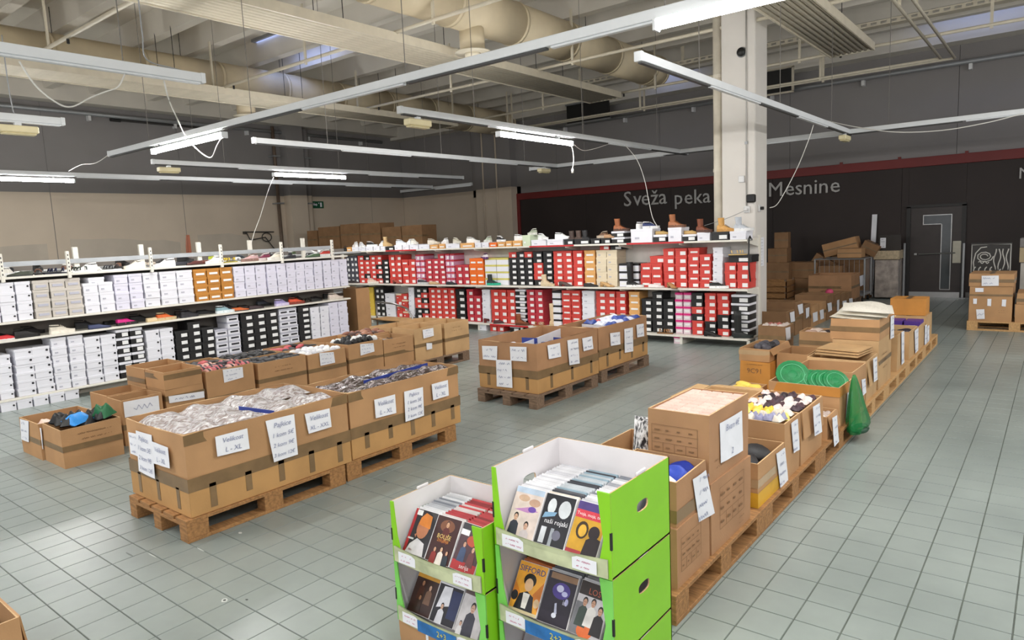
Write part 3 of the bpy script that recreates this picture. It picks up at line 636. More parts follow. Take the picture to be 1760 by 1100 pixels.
# ================================================================== SHOES
def arch(x,w,h,z0=.02,n=9,dip=0):
    P=[]
    for k in range(n):
        a=math.pi*k/(n-1); c=math.cos(a); s=math.sin(a)
        P.append((x,w/2*math.copysign(abs(c)**.7,c),z0+(h-z0)*(s**.6)-dip*(s**6)))
    return P
def sole_mesh(L,W,h,heel=0):
    o=[]
    for t,w in ((0,.45),(.04,.72),(.15,.82),(.35,.72),(.55,.85),(.72,1),(.86,.92),(.95,.62),(1,.25)): o.append((t*L,w*W/2))
    poly=o+[(x,-y) for x,y in o[::-1]]; n=len(poly); r=lambda x:heel*max(0,1-x/(L*.55))**1.0
    vs=[(x,y,r(x)) for x,y in poly]+[(x,y*.97,h+r(x)) for x,y in poly]
    mb=MB().add(vs,[tuple(range(n))[::-1],tuple(range(n,2*n))]+[(i,(i+1)%n,n+(i+1)%n,n+i) for i in range(n)])
    if heel>.02: mb.hexa([(.0,-W*.22,0),(L*.16,-W*.22,0),(L*.16,W*.22,0),(0,W*.22,0),(.0,-W*.34,heel),(L*.24,-W*.34,heel*.8),(L*.24,W*.34,heel*.8),(0,W*.34,heel)])
    return mb.mesh('sole',BW)
def upper_mesh(L,W,hh,z0,dip):
    S=((.01,.55,hh*.85),(.06,.74,hh),(.2,.76,hh*.98),(.34,.74,hh*.96),(.46,.8,hh*.86),(.58,.9,hh*.66),(.72,.96,hh*.5),(.85,.88,hh*.42),(.94,.6,hh*.33),(.985,.25,hh*.24))
    return MB().loft([arch(t*L,w*W,max(h,z0+.01),z0,9,dip*(1 if .03<t<.4 else 0)) for t,w,h in S],closed=False).add(arch(.01*L,.55*W,hh*.85,z0),[tuple(range(9))]).mesh('upper',BW,True)
def laces_mesh(L,W,hh):
    mb=MB()
    for k,t in enumerate((.44,.50,.56,.62)):
        h=hh*(.90-.085*k*1.15); mb.tube([(t*L,-W*.2,h*.93),(t*L+.004,0,h*1.02),(t*L,W*.2,h*.93)],.004,5)
    return mb.mesh('laces',BW)
def collar_mesh(L,W,hh):
    mb=MB(); n=14; mb.tube([(L*(.2+.17*math.cos(a)),W*.27*math.sin(a),hh*(.98+.03*math.cos(a+3.14))) for a in [2*math.pi*k/n for k in range(n+1)]],.007,6); return mb.mesh('collar',BW,True)
def boot_shaft(L,W,H,z0,r0):
    rings=[]
    for t in (0,.25,.5,.75,1):
        z=z0+.05+(H-z0-.05)*t; rx=r0*(1+.12*t); c=L*.24-.01*t
        rings.append([(c+rx*1.15*math.cos(2*math.pi*k/12),rx*math.sin(2*math.pi*k/12),z) for k in range(12)])
    inner=[[(L*.24+(p[0]-L*.24)*.88,p[1]*.88,p[2]-d) for p in rings[-1]] for d in (0,.05)]
    return MB().loft(rings+inner,cap=False).mesh('shaft',BW,True)
def strap_mesh(L,W):
    mb=MB()
    for t in (.2,.5,.66,.78): mb.tube([(t*L,-W*.42,.03),(t*L-.01,-W*.2,.065),(t*L-.01,W*.2,.065),(t*L,W*.42,.03)],.008,6)
    return mb.mesh('straps',BW,True)
L0,W0=.28,.095
SM=dict(sole=sole_mesh(L0,W0,.028),sole_thick=sole_mesh(L0,W0,.04),sole_heel=sole_mesh(.25,.08,.012,.07),sole_flat=sole_mesh(.26,.088,.014),
 up=upper_mesh(L0,W0*.96,.105,.02,.03),up_boot=upper_mesh(L0,W0*.96,.10,.03,0),up_low=upper_mesh(.26,.084,.07,.012,.025),up_heel=upper_mesh(.25,.076,.07,.012,.02),
 laces=laces_mesh(L0,W0,.11),collar=collar_mesh(L0,W0,.105),shaft=boot_shaft(L0,W0,.20,.03,.037),shaft_tall=boot_shaft(L0,W0,.40,.03,.042),straps=strap_mesh(.26,.088))
SC={}
def smat(h):
    if h not in SC: SC[h]=mat('shoe_'+h,h,.55,var=.08,scale=20)
    return SC[h]
SHOES=[]
def shoe(kind,c1,c2,loc,rz,label,c3=None,group=None):
    t=thing('shoe' if 'boot' not in kind else 'boot',label,'shoe' if 'boot' not in kind else 'boot',loc,rz,group); a,b=smat(c1),smat(c2); c=smat(c3 or c2)
    def P(n,k,m): put(n,SM[k],t,None,None,m)
    if kind=='sneaker': P('sole','sole_thick',b); P('upper','up',a); P('laces','laces',c); P('collar','collar',c)
    elif kind=='boot': P('sole','sole_thick',b); P('upper','up_boot',a); P('shaft','shaft',a); P('laces','laces',c)
    elif kind=='tallboot': P('sole','sole_thick',b); P('upper','up_boot',a); P('shaft','shaft_tall',a)
    elif kind=='flat': P('sole','sole_flat',b); P('upper','up_low',a)
    elif kind=='pump': P('sole','sole_heel',b); o=put('upper',SM['up_heel'],t,(0,0,.03),(0,.18,0),a)
    elif kind=='sandal': P('sole','sole_flat',b); P('straps','straps',a)
    return t
BOARDL=1.56
# shoes on the left rack top (front), heel away from viewer or sideways (toes to the left = -Y)
row=[(35,'flat','3A3F33','2A2A28','olive black slip-on shoe at the left picture edge'),(100,'sandal','2C2F4A','1F2030','dark navy sandal beside the first rack post'),(135,'sandal','26332E','D8D8D8','dark green strappy sandal right of the first rack post'),(152,'sneaker','F0F0F0','E8E8E8','plain white sneaker beside the green sandal'),(190,'sandal','23232A','E0E0E0','black and white sandal before the second rack post'),
 (237,'sneaker','EFEAE0','E4DED2','off-white sneaker just left of the second rack post'),(285,'sneaker','E8E8E8','F2F2F2','white sneaker right of the second rack post'),(310,'flat','20202A','2B2B2B','black flat shoe among white ones on the left rack'),(332,'flat','5A2E2A','3A2420','oxblood loafer on the left rack top'),(352,'flat','6B3A30','41302A','brown loafer beside the oxblood one'),(368,'sneaker','F2F2F2','E4E4E4','white sneaker left of the third rack post'),(398,'sandal','E0C030','B0A040','yellow sandal right of the third rack post'),(430,'sneaker','C9A6A6','8A6A60','dusty pink sneaker on the left rack'),(455,'sneaker','7B2E4A','D8C8C8','wine coloured sneaker on the left rack'),(472,'sneaker','E6DFD0','E8E4DC','cream sneaker left of the fourth rack post'),(500,'flat','22222A','333333','black flat right of the fourth rack post'),(538,'flat','3F5A3A','2D3A2C','green flat near the rack end'),(560,'sneaker','B7352C','D8D8D8','red sneaker at the rack end')]
for k,(px,kd,a,b,lab) in enumerate(row): shoe(kd,a,b,(XS-.09-.07*(k%2),yat(px,XS-.1,1.6)+.12,BOARDL),-math.pi/2+rnd.uniform(-.25,.25)+(math.pi if k%3==0 else 0)*0,lab,group='shoes on the left rack top')
row=[(18,'222226'),(60,'1E1E20'),(160,'2A2A2E'),(200,'1C1C1F'),(282,'222222'),(305,'26262A'),(360,'C8D23A'),(378,'1E1E1E'),(408,'3A4450'),(455,'222228'),(505,'4A5A3A'),(520,'E6E6E6'),(535,'202020'),(548,'E8E8E8'),(562,'1A1A1A')]
for k,(px,c) in enumerate(row): shoe('sneaker' if k%2 else 'flat',c,'2B2B2B' if c[0] in '123' else 'DDDDDD',(XS-.72,yat(px,XS-.72,1.7),1.6),rnd.uniform(-.6,.6)+(0 if k%2 else 2.6),'shoe peeking over the grey rear board, %s from left'%ordn(k+1),group='shoes on the rear rack')
row=[(14,'flat','C4282E','D8D8D8','red shoe at the left edge of the middle ledge'),(45,'sneaker','1F1E1E','161616','chunky black shoe on the middle ledge'),(105,'sneaker','D8D0C2','E6E0D4','beige running shoe on the middle ledge'),(170,'flat','3C4468','2C3048','navy slip-on on the middle ledge'),(218,'sneaker','E0218A','222222','hot pink and black running shoe','222226'),(268,'flat','DCC7A0','C9B48C','pale tan flat shoe on the middle ledge'),(285,'sneaker','E2672A','C9B48C','orange trainer partly hidden on the middle ledge'),(325,'sneaker','24242A','303036','black trainer on the middle ledge'),(385,'sneaker','8FB0BA','D8E0E4','pale blue running shoe on the middle ledge'),(412,'flat','C2602A','3A2A22','rust orange flat on the middle ledge'),(440,'flat','3A2A2E','2A2022','dark brown flat on the middle ledge'),(485,'sneaker','A79CD0','D0C8E4','lilac running shoe on the middle ledge'),(508,'sneaker','D04A2A','7A3020','red orange trainer on the middle ledge'),(528,'sandal','2A221C','3A3028','dark strappy sandal on the middle ledge'),(545,'flat','222222','2A2A2A','black flat near the ledge end'),(575,'sneaker','D8C8BE','C8BCB2','pale beige shoe at the ledge end')]
for k,r_ in enumerate(row): shoe(r_[1],r_[2],r_[3],(XS-.08,yat(r_[0],XS-.08,.9)-.13,.83),math.pi/2+rnd.uniform(-.2,.2),r_[4],r_[5] if len(r_)>5 else None,group='shoes on the left rack middle ledge')
rr=random.Random(12)
PALT=['1E1E22','26242A','E8E6E2','2C2A2E','D8D4CC','3A2E2A','1B1B1E','EDEDED','444A55','6A4A3A','C8B8A8','8A2E34','23262C']
for k in range(17):
    y=2.05+k*.325+rr.uniform(-.05,.05); c=PALT[rr.randrange(len(PALT))]
    shoe(['sneaker','flat','sneaker','sandal'][k%4],c,'DADADA' if k%3 else '2A2A2A',(XS-.36,y,BOARDL),rr.uniform(-.5,.5)+(0 if k%2 else math.pi*.8),'shoe in the second line of the left rack top, %s from left'%ordn(k+1),group='shoes on the left rack top')
for k in range(17):
    y=2.1+k*.32+rr.uniform(-.05,.05); c=['1E1E22','26242A','2C2A2E','3A2E2A','1B1B1E','444A55','B8502A'][rr.randrange(7)]
    shoe(['sneaker','flat'][k%2],c,'2A2A2A',(XS-.34,y,.83),rr.uniform(-.3,.3)+math.pi/2,'dark shoe in the second line of the middle ledge, %s from left'%ordn(k+1),group='shoes on the left rack middle ledge')
# back rack shoes
def bs(kd,a,b,px,z,lab,rz=None,dy=.1,c3=None): shoe(kd,a,b,(xat(px,YS,z+.05)-.13*math.cos(rz or 0),YS+dy,z),rz if rz is not None else 0,lab,c3,'shoes on the back rack')
for k,(px,kd,a,b,z) in enumerate([(590,'sneaker','1E1E1E','222222',1.57),(600,'sneaker','D8D8D8','E8E8E8',1.66),(618,'sneaker','C8C8CC','E8E8E8',1.65),(630,'sneaker','202020','E0E0E0',1.66),(646,'sneaker','ECEAE4','E8E8E8',1.66),(659,'boot','C8A878','B89868',1.65),(681,'sneaker','C8CCD4','E8E8E8',1.67),(693,'sneaker','F0F0F0','E4E4E4',1.67),(708,'sneaker','E8E4D8','E4E0D8',1.67),(736,'sneaker','D8CFC0','D0C8B8',1.66),(754,'sneaker','EFEFEF','E2E2E2',1.66),(781,'sneaker','CFC9B4','D8D2C4',1.66),(804,'sneaker','F2F2F0','E6E6E6',1.66),(828,'sneaker','B9C4AE','D8D8D0',1.66),(857,'sneaker','26262A','EDEDED',1.66),(887,'sneaker','F0F0F0','E2E2E2',1.67),(905,'sneaker','A8B09A','D8D8D0',1.76),(929,'sneaker','E8ECE8','F0F0F0',1.67),(958,'sneaker','F4F4F4','EEEEEE',1.67),(982,'boot','4A3A34','2E2622',1.6),(994,'boot','56443C','2E2622',1.6),(1005,'boot','2A2A2C','1E1E1E',1.6),(1026,'sneaker','7A5A44','C8B8A4',1.66),(1044,'flat','B8906C','A88058',1.66)]):
    bs(kd,a,b,px,z,'%s, %s from left along the back rack top'%('shoe' if kd!='boot' else 'ankle boot',ordn(k+1)),rz=[.2,2.7,-.4][k%3] if kd!='boot' else 0,dy=.12)
bs('boot','9A5A34','4A2E20',1062,1.76,'brown lace-up boot standing on two black and white boxes',rz=.1)
bs('sneaker','F2F0EE','E6E6E6',1094,1.78,'white sneaker on the tall white box',rz=1.2)
bs('sneaker','34406E','EDEDED',1108,1.78,'navy and white sneaker on the tall white box',rz=.9)
bs('flat','B8985C','9C7C48',1134,1.68,'tan flat on the silver and black box',rz=.3)
bs('boot','A0623A','6A4228',1158,1.78,'brown ankle boot on a tall white box',rz=0)
bs('flat','C8A468','A88450',1184,1.67,'golden flat on the black fronted box',rz=.3)
bs('tallboot' if 0 else 'boot','7A3E22','4A2A1C',1207,1.69,'dark brown lace-up boot on a white box',rz=-.3)
bs('boot','D6A055','C08C44',1243,1.69,'tan work boot in front of the white column',rz=0,c3='8A6A3A')
bs('boot','B9BEC6','D8D8D8',1273,1.69,'silver boot at the right end of the back rack',rz=0)
bs('sneaker','F0E8F0','5A2A6A',823,1.345,'white and purple trainer on the orange boxes',rz=2.6)
bs('boot','1E2A2A','1FA887',843,.862,'black boot with turquoise sole on the middle level',rz=.2,dy=.055)
bs('boot','DCC8A6','D2BE9C',938,.862,'beige boot standing before black boxes',rz=0,dy=.05)
bs('pump','5A4640','3A2E2A',969,.862,'brown grey pump on the middle level',rz=.2,dy=.055)
bs('flat','26221F','1E1C1A',1012,.862,'black flat before the peach boxes',rz=.1,dy=.055)
bs('pump','C8A06C','A8804C',1041,.862,'tan sandal before the cream boxes',rz=.1,dy=.055)
bs('tallboot','151517','E6E6E6',1086,.862,'tall black boot with white sole on the middle level',rz=.3,dy=.055)
bs('flat','E8E0DE','D8D0CC',1125,.862,'white flat before the red boxes',rz=.1,dy=.055)
bs('pump','B08050','7A5530',1157,.862,'brown strappy pump on the middle level',rz=-.6,dy=.055)
bs('sneaker','1E1E1E','F0F0F0',1231,.862,'black sneaker with white sole on the middle level',rz=.2,dy=.055)
bs('sandal','E2C48A','C8A868',1262,1.345,'straw sandal on the lone black box',rz=.3,dy=.1)
bs('flat','2A2426','3A3030',603,.862,'dark flat at the left end of the middle level',rz=.2,dy=.055)
bs('sneaker','E4C8B8','E0D8D0',636,.862,'pale pink sneaker on the middle level',rz=.2,dy=.055)
bs('pump','A84838','5A2820',680,.862,'red brown pump on the middle level',rz=.1,dy=.055)
bs('sneaker','2E3038','C8C8C8',723,.862,'dark grey sneaker before the pink boxes',rz=.1,dy=.055)
bs('flat','C8A880','A88860',743,.862,'tan flat before the crimson boxes',rz=.1,dy=.055)
bs('flat','1E1E26','26262A',772,.862,'black flat before the second pink stack',rz=.1,dy=.055)
bs('sandal','2A2A2E','3A3A3E',705,.142,'small black sandal on the bottom level',rz=.8,dy=.055)
bs('pump','3E1A1A','6E1E22',832,.142,'dark red high heel on the bottom level',rz=1.2,dy=.055)
bs('flat','4A1E20','2A1416',852,.142,'oxblood flat on the bottom level',rz=.6,dy=.055)
bs('boot','8A4A26','5A3018',893,.142,'brown boot on the bottom level',rz=.1,dy=.055)
bs('sandal','C89868','A87848',924,.142,'tan strappy sandal on the bottom level',rz=.1,dy=.055)
bs('tallboot','DCC09A','C8AC84',942,.142,'tall beige boot between boxes on the bottom level',rz=1.4,dy=.1)
bs('sandal','B88858','8A6238',1140,.142,'brown sandal before the black stacks',rz=.1,dy=.055)
bs('pump','1C1A1A','141414',1222,.142,'black pump leaning on the bottom level',rz=.2,dy=.055)
bs('tallboot','1A1C1C','16201E',1272,.142,'tall black boot at the right end of the bottom level',rz=.4,dy=.05)
t=thing('hanging_strap','black curved strap hanging at the right end of the back rack','strap',(XB+.02,YS+.1,1.25))
MB().tube([(0,0,.32),(.0,-.05,.36),(0,-.09,.33),(0,-.1,.1),(0,-.09,-.1),(0,-.04,-.28)],.012,6).build('strap',BLACK,t,True); MB().box(-.012,.012,-.02,.02,.3,.33).build('hook',STEEL,t)
# ================================================================== PALLETS AND CARTONS
_PAL={}
def pallet(label,x1,y0,m=WOOD,w=.8,l=1.2,group='wooden pallets',rz=0):
    """x1: right (+X) edge, y0: near edge, long side along Y"""
    t=thing('pallet',label,'pallet',(x1-w/2,y0+l/2,0),rz,group); k=(w,l,m.name)
    if k not in _PAL:
        _PAL[k]=dict(tb=MB().box(-.07,.07,-l/2,l/2,.122,.144,bev=.002).mesh('top_board',m),st=MB().box(-w/2,w/2,-.07,.07,.1,.122,bev=.002).mesh('stringer_board',m),
          bl=MB().box(-.05,.05,-.07,.07,.022,.1,bev=.003).mesh('block',m),bb=MB().box(-.05,.05,-l/2,l/2,0,.022,bev=.002).mesh('bottom_board',m))
    D=_PAL[k]
    for x in (-w/2+.07,-w/4+.035,0,w/4-.035,w/2-.07): put('top_board',D['tb'],t,(x,0,0))
    for y in (-l/2+.07,0,l/2-.07):
        put('stringer_board',D['st'],t,(0,y,0))
        for x in (-w/2+.05,0,w/2-.05): put('block',D['bl'],t,(x,y,0))
    for x in (-w/2+.05,0,w/2-.05): put('bottom_board',D['bb'],t,(x,0,0))
    return t
def carton(label,x0,x1,y0,y1,z0,z1,m=None,open=True,flaps=(),tapes=(),signs=(),seed=0,group='cardboard cartons',rz=0,floorz=None,prints=(),band=None,lid=None,name='carton',top_seam=True):
    m=m or CARD; cx,cy=(x0+x1)/2,(y0+y1)/2; t=thing(name,label,'carton',(cx,cy,z0),rz,group); r=random.Random(seed+int(x0*100)+int(y0*37))
    a,b,h=(x1-x0)/2,(y1-y0)/2,z1-z0; th=.008; J=lambda s=.006:r.uniform(-s,s)
    top=[(-a+J(),-b+J(),h+J(.004)),(a+J(),-b+J(),h+J(.004)),(a+J(),b+J(),h+J(.004)),(-a+J(),b+J(),h+J(.004))]
    bot=[(-a,-b,0),(a,-b,0),(a,b,0),(-a,b,0)]
    mid=[((p[0]+q[0])/2*1.008,(p[1]+q[1])/2*1.008,h*.5) for p,q in zip(top,bot)]
    mb=MB()
    if open:
        fz=min(h*.5,.03) if floorz is None else floorz
        ins=lambda p,z=None:(p[0]-math.copysign(th,p[0]),p[1]-math.copysign(th,p[1]),p[2] if z is None else z)
        ti=[ins(p) for p in top]; bi=[ins(p,fz) for p in bot]
        vs=bot+mid+top+ti+bi; f=[(3,2,1,0)]
        for i in range(4):
            j=(i+1)%4; f+=[(i,j,4+j,4+i),(4+i,4+j,8+j,8+i),(12+j,12+i,16+i,16+j)]
        f+=[(16,17,18,19)]; mb.add(vs,f); k=len(mb.v)
        mb.add(top+ti,[(i,(i+1)%4,4+(i+1)%4,4+i) for i in range(4)],1)
    else:
        vs=bot+mid+top; f=[(3,2,1,0),(8,9,10,11)]
        for i in range(4):
            j=(i+1)%4; f+=[(i,j,4+j,4+i),(4+i,4+j,8+j,8+i)]
        mb.add(vs,f)
    me=mb.mesh('body',[m,CORR]); body=put('body',me,t)
    if not open and top_seam:
        MB().box(-.03,.03,-b-.001,b+.001,h+.002,h+.0035).build('tape',TAPE,t)
    for side,ln,ang in flaps:
        s=math.sin(R(ang)); c=math.cos(R(ang)); g=.02
        def Q(u,o,dz):
            return {'x+':(a+o,u,h+dz),'x-':(-a-o,u,h+dz),'y+':(u,b+o,h+dz),'y-':(u,-b-o,h+dz)}[side]
        half=b if side[0]=='x' else a
        p=[Q(-half+.004,.001,0),Q(half-.004,.001,0),Q(half-g,ln*s,ln*c+J(.01)),Q(-half+g,ln*s,ln*c+J(.01))]
        nv=(Vector(p[1])-Vector(p[0])).cross(Vector(p[3])-Vector(p[0])).normalized()*.004
        MB().hexa([tuple(Vector(q)-nv) for q in p]+[tuple(Vector(q)+nv) for q in p]).build('flap',m,t)
    for z,hh,tm in tapes:
        q=.003+.008*a*0; e=.004
        zz=z*h
        MB().add([(-a-e,-b-e,zz),(a+e,-b-e,zz),(a+e,b+e,zz),(-a-e,b+e,zz),(-a-e,-b-e,zz+hh),(a+e,-b-e,zz+hh),(a+e,b+e,zz+hh),(-a-e,b+e,zz+hh)],[(0,1,5,4),(1,2,6,5),(2,3,7,6),(3,0,4,7)]).build('tape',tm or TAPE,t)
    for k,s in enumerate(signs):
        face,px=s[0],s[1]; txt=s[2] if len(s)>2 else None; ln=s[3] if len(s)>3 else 3
        if rz==0 and face=='R': paper(t,fx(px,x1+(.03 if any(f[0]=='x+' and f[2]>120 for f in flaps) else 0)),PX*2,txt,seed+k*7+1,lines=ln)
        elif face=='N': paper(t,fy(px,y0),MY*2,txt,seed+k*7+1,lines=ln)
    for face,u,v,w_,h_,kind in prints: # printed marks
        if kind=='table': g=MB(); 
        if kind=='table':
            for i in range(4): g.box(-w_/2,w_/2,h_*(-.5+i/3)-.0007,h_*(-.5+i/3)+.0007,0,.0006)
            for i in range(5): g.box(w_*(-.5+i/4)-.001,w_*(-.5+i/4)+.001,-h_/2,-h_/6 if 0<i<4 else h_/2,0,.0006)
            for i in range(4):
                for j in range(3): g.box(w_*(-.44+.25*i),w_*(-.44+.25*i)+w_*r.uniform(.06,.14),h_*(-.38+.33*j),h_*(-.38+.33*j)+h_*.05,0,.0006)
            me=g.mesh('printing',PRINT)
        elif kind.startswith('T:'): me=text_mesh(kind[2:],h_); me=me.copy(); me.materials.clear(); me.materials.append(PRINT)
        else: me=scribble(w_,h_,int(kind),seed,.25).mesh('printing',PRINT)
        o=put('printing',me,t)
        if face=='R': o.matrix_local=Matrix.Translation((a+.0075,u-cy,v-z0))@Matrix.Rotation(math.pi/2,4,'Z')@Matrix.Rotation(math.pi/2,4,'X')
        else: o.matrix_local=Matrix.Translation((u-cx,-b-.0075,v-z0))@Matrix.Rotation(math.pi/2,4,'X')
    return t
# ---- contents
def blobmesh(sx,sy,sz,seed,n=8,m=6,rough=.12):
    r=random.Random(seed); mb=MB(); rings=[]
    for i in range(1,m):
        a=math.pi*i/m; rings.append([(sx*math.sin(a)*math.cos(2*math.pi*k/n)*(1+r.uniform(-rough,rough)),sy*math.sin(a)*math.sin(2*math.pi*k/n)*(1+r.uniform(-rough,rough)),-sz*math.cos(a)*(1+r.uniform(-rough,rough))) for k in range(n)])
    return mb.loft(rings).mesh('blob',BW,True)
_BL=[blobmesh(1,1,1,k) for k in range(4)]
def rollmesh():
    mb=MB(); rings=[]
    for x,q in ((-1,.7),(-.92,.95),(0,1.05),(.92,.95),(1,.7)): rings.append([(x,q*math.cos(2*math.pi*k/10),q*math.sin(2*math.pi*k/10)) for k in range(10)])
    return mb.loft(rings).mesh('roll',BW,True)
_RL=rollmesh()
_BK=MB().box(-.5,.5,-.5,.5,0,1,bev=.09).mesh('brick',BW)
def band_mesh(): return MB().tube([(-.28,0,0),(.28,0,0)],1.07,10).mesh('band',BW)
_BD=band_mesh()
def cname(h):
    pal=dict(black='1A1A1C',grey='8A8A8A',white='E4E4E8',pink='E2B0A8',red='B84048',orange='E8742A',yellow='E2B93A',blue='2A46A0',purple='8A8AA8',green='17643A',brown='7A4A38',tan='B89A80',cream='E4D8CC')
    c=[int(h[i:i+2],16) for i in (0,2,4)]
    return min(pal,key=lambda k:sum((a-int(pal[k][i:i+2],16))**2 for a,i in zip(c,(0,2,4))))
def place(i,nx,j,ny): return '%s row back, %s from left'%(ordn(j+1),ordn(i+1))
def fill(rect,z,nx,ny,colors,label,group,cat,name,kind='blob',size=None,seed=0,band=None,h=.04,jit=1):
    x0,x1,y0,y1=rect; r=random.Random(seed+5); dx,dy=(x1-x0)/nx,(y1-y0)/ny
    for i in range(nx):
        for j in range(ny):
            hx=colors[r.randrange(len(colors))]; c=smat(hx); jj=.1 if kind!='brick' else .012; p=(x0+dx*(i+.5)+r.uniform(-jj,jj)*dx,y0+dy*(j+.5)+r.uniform(-jj,jj)*dy,z+r.uniform(-.01,.015))
            if kind=='blob': o=put(name,_BL[r.randrange(4)],None,p,(r.uniform(-.3,.3),r.uniform(-.3,.3),r.uniform(0,6)),c); o.scale=(dx*.5,dy*.5,h)
            elif kind=='brick':
                o=put(name,_BK,None,p[:2]+(z,),(0,0,0),c); o.scale=(dx*.97,dy*.97,h)
            elif kind=='roll':
                o=put(name,_RL,None,p,(0,r.uniform(-.1,.1),r.uniform(-.2,.2)+(math.pi/2 if seed%2 else 0)),c); o.scale=(dx*.48,dy*.48,min(dx,dy)*.45)
                if seed%2: o.scale=(dy*.48,dx*.48,min(dx,dy)*.45)
            else: o=put(name,PACKS[r.randrange(len(PACKS))],None,p,(r.uniform(-.12,.12)*jit,r.uniform(-.12,.12)*jit,r.uniform(-.3,.3)*jit),c); o.scale=(dx*.97,dy*.97,h)
            tag(o,cname(hx)+' '+label+', '+place(i,nx,j,ny),cat,group)
            if band: put('band',_BD,o,None,None,smat(band))
def packmesh(seed,n=9):
    r=random.Random(seed); P=[]; ph=[(r.uniform(3,9),r.uniform(3,9),r.uniform(0,6),r.uniform(.04,.12)) for _ in range(6)]
    def hgt(u,v):
        e=(1-abs(2*u-1)**3)*(1-abs(2*v-1)**3)
        return e*(.75+sum(a*math.sin(fx_*u+fy_*v*1.3+p) for fx_,fy_,p,a in ph))
    P=[[(i/n-.5,j/n-.5,hgt(i/n,j/n)) for j in range(n+1)] for i in range(n+1)]
    mb=MB().grid(P); mb.grid([[(p[0],p[1],-.12*(1-abs(2*p[0])**4)) for p in row][::-1] for row in P]); return mb.mesh('pack',BW,True)
PACKS=[packmesh(k) for k in range(5)]
def foilmat(name,c1,c2,sc,pos,wd=.09):
    m=bpy.data.materials.new(name); m.use_nodes=True; nt=m.node_tree; N=nt.nodes; L=nt.links; b=N['Principled BSDF']
    tc=N.new('ShaderNodeNewGeometry'); mp=N.new('ShaderNodeMapping'); mp.inputs['Scale'].default_value=(1.3,.8,1); mp.inputs['Rotation'].default_value=(0,0,.5); L.new(tc.outputs['Position'],mp.inputs[0])
    nz=N.new('ShaderNodeTexNoise'); nz.inputs['Scale'].default_value=sc; nz.inputs['Detail'].default_value=6; nz.inputs['Distortion'].default_value=1.6; L.new(mp.outputs[0],nz.inputs['Vector'])
    rp=N.new('ShaderNodeValToRGB'); e=rp.color_ramp.elements; e[0].position=pos; e[1].position=pos+wd; e[0].color=(*lin(c1),1); e[1].color=(*lin(c2),1)
    L.new(nz.outputs['Fac'],rp.inputs[0]); L.new(rp.outputs[0],b.inputs['Base Color'])
    bp=N.new('ShaderNodeBump'); bp.inputs['Strength'].default_value=.9; bp.inputs['Distance'].default_value=.03; L.new(nz.outputs['Fac'],bp.inputs['Height']); L.new(bp.outputs[0],b.inputs['Normal'])
    b.inputs['Roughness'].default_value=.13; b.inputs['Specular IOR Level'].default_value=.8; return m
FOIL=foilmat('wrapped_silver','9A8C88','DAD7D9',19,.40,.2); FOILB=foilmat('wrapped_brown','43342F','A79C9C',17,.46,.16)
# ---- bulk boxes on pallets (centre left and centre)
def bulkbox(label,x1,near,far,left,zb,signs,seed,lower,m=CARD,strips=5):
    p=onx(*near,x1); q=onx(*far,x1); x0=ony(*left,p.y).x; z1=(p.z+q.z)/2
    a=(x1-x0)/2; b=(q.y-p.y)/2; t=thing('bulk_carton',label,'carton',((x0+x1)/2,(p.y+q.y)/2,zb),0,'large bulk cartons on pallets'); h=z1-zb; hl=lower*h
    r=random.Random(seed)
    MB().box(-a-.006,a+.006,-b-.006,b+.006,0,hl,bev=.004).build('tray',CARDG,t)
    th=.01; bul=.018; n=8; mb=MB(); ou=[]; inn=[]
    def ring(z,g,ins):
        P=[]
        for sx,sy,ex,ey in ((-1,-1,1,-1),(1,-1,1,1),(1,1,-1,1),(-1,1,-1,-1)):
            for k in range(n):
                u=k/n; x=(sx*(1-u)+ex*u)*(a-ins); y=(sy*(1-u)+ey*u)*(b-ins); o=g*math.sin(math.pi*u)
                nx,ny={(-1,-1):(0,-1),(1,-1):(1,0),(1,1):(0,1),(-1,1):(-1,0)}[(sx,sy)]
                P.append((x+nx*o,y+ny*o,z+(r.uniform(-.004,.004) if z>h*.9 else 0)))
        return P
    mb.loft([ring(hl-.01,0,0),ring(hl+(h-hl)*.5,bul*.6,0),ring(h,bul,0)],cap=False)
    mb.loft([ring(h,bul,th),ring(hl+(h-hl)*.5,bul*.6,th),ring(.02,0,th)],cap=False)
    R1,R2=ring(h,bul,0),ring(h,bul,th); N=len(R1); mb.add(R1+R2,[(i,(i+1)%N,N+(i+1)%N,N+i) for i in range(N)],1)
    mb.build('sleeve',[m,CORR],t)
    zz=hl; e=.0085
    MB().add([(sx*(a+e),sy*(b+e),z) for z in (zz-.012,zz+.075) for sx,sy in ((-1,-1),(1,-1),(1,1),(-1,1))],[(0,1,5,4),(1,2,6,5),(2,3,7,6),(3,0,4,7)]).build('tape',TAPE,t)
    MB().add([(sx*(a+e-.003),sy*(b+e-.003),z) for z in (h-.07,h-.004) for sx,sy in ((-1,-1),(1,-1),(1,1),(-1,1))],[(1,2,6,5)]).build('tape',TAPE,t) if seed%2 else None
    for k in range(strips):
        u=-b+2*b*(k+.6)/strips; MB().box(a+.006,a+.0085,u-.022,u+.022,hl*.25+r.uniform(-.02,.03),hl+.01).build('tape_strip',TAPE,t)
    for k in range(3):
        u=-a+2*a*(k+.5)/3; MB().box(u-.02,u+.02,-b-.0085,-b-.006,hl*.2,hl).build('tape_strip',TAPE,t)
    for k,s in enumerate(signs):
        if s[0]=='R': paper(t,[v+Vector((bul*.8+.004,0,0)) for v in fx(s[1],x1)],PX,s[2],seed+k,lines=s[3] if len(s)>3 else 3)
        else: paper(t,[v+Vector((0,-bul*.8-.004,0)) for v in fy(s[1],p.y)],MY,s[2],seed+k,lines=s[3] if len(s)>3 else 3)
    return dict(x0=x0,x1=x1,y0=p.y,y1=q.y,z=z1)
S1=.36364
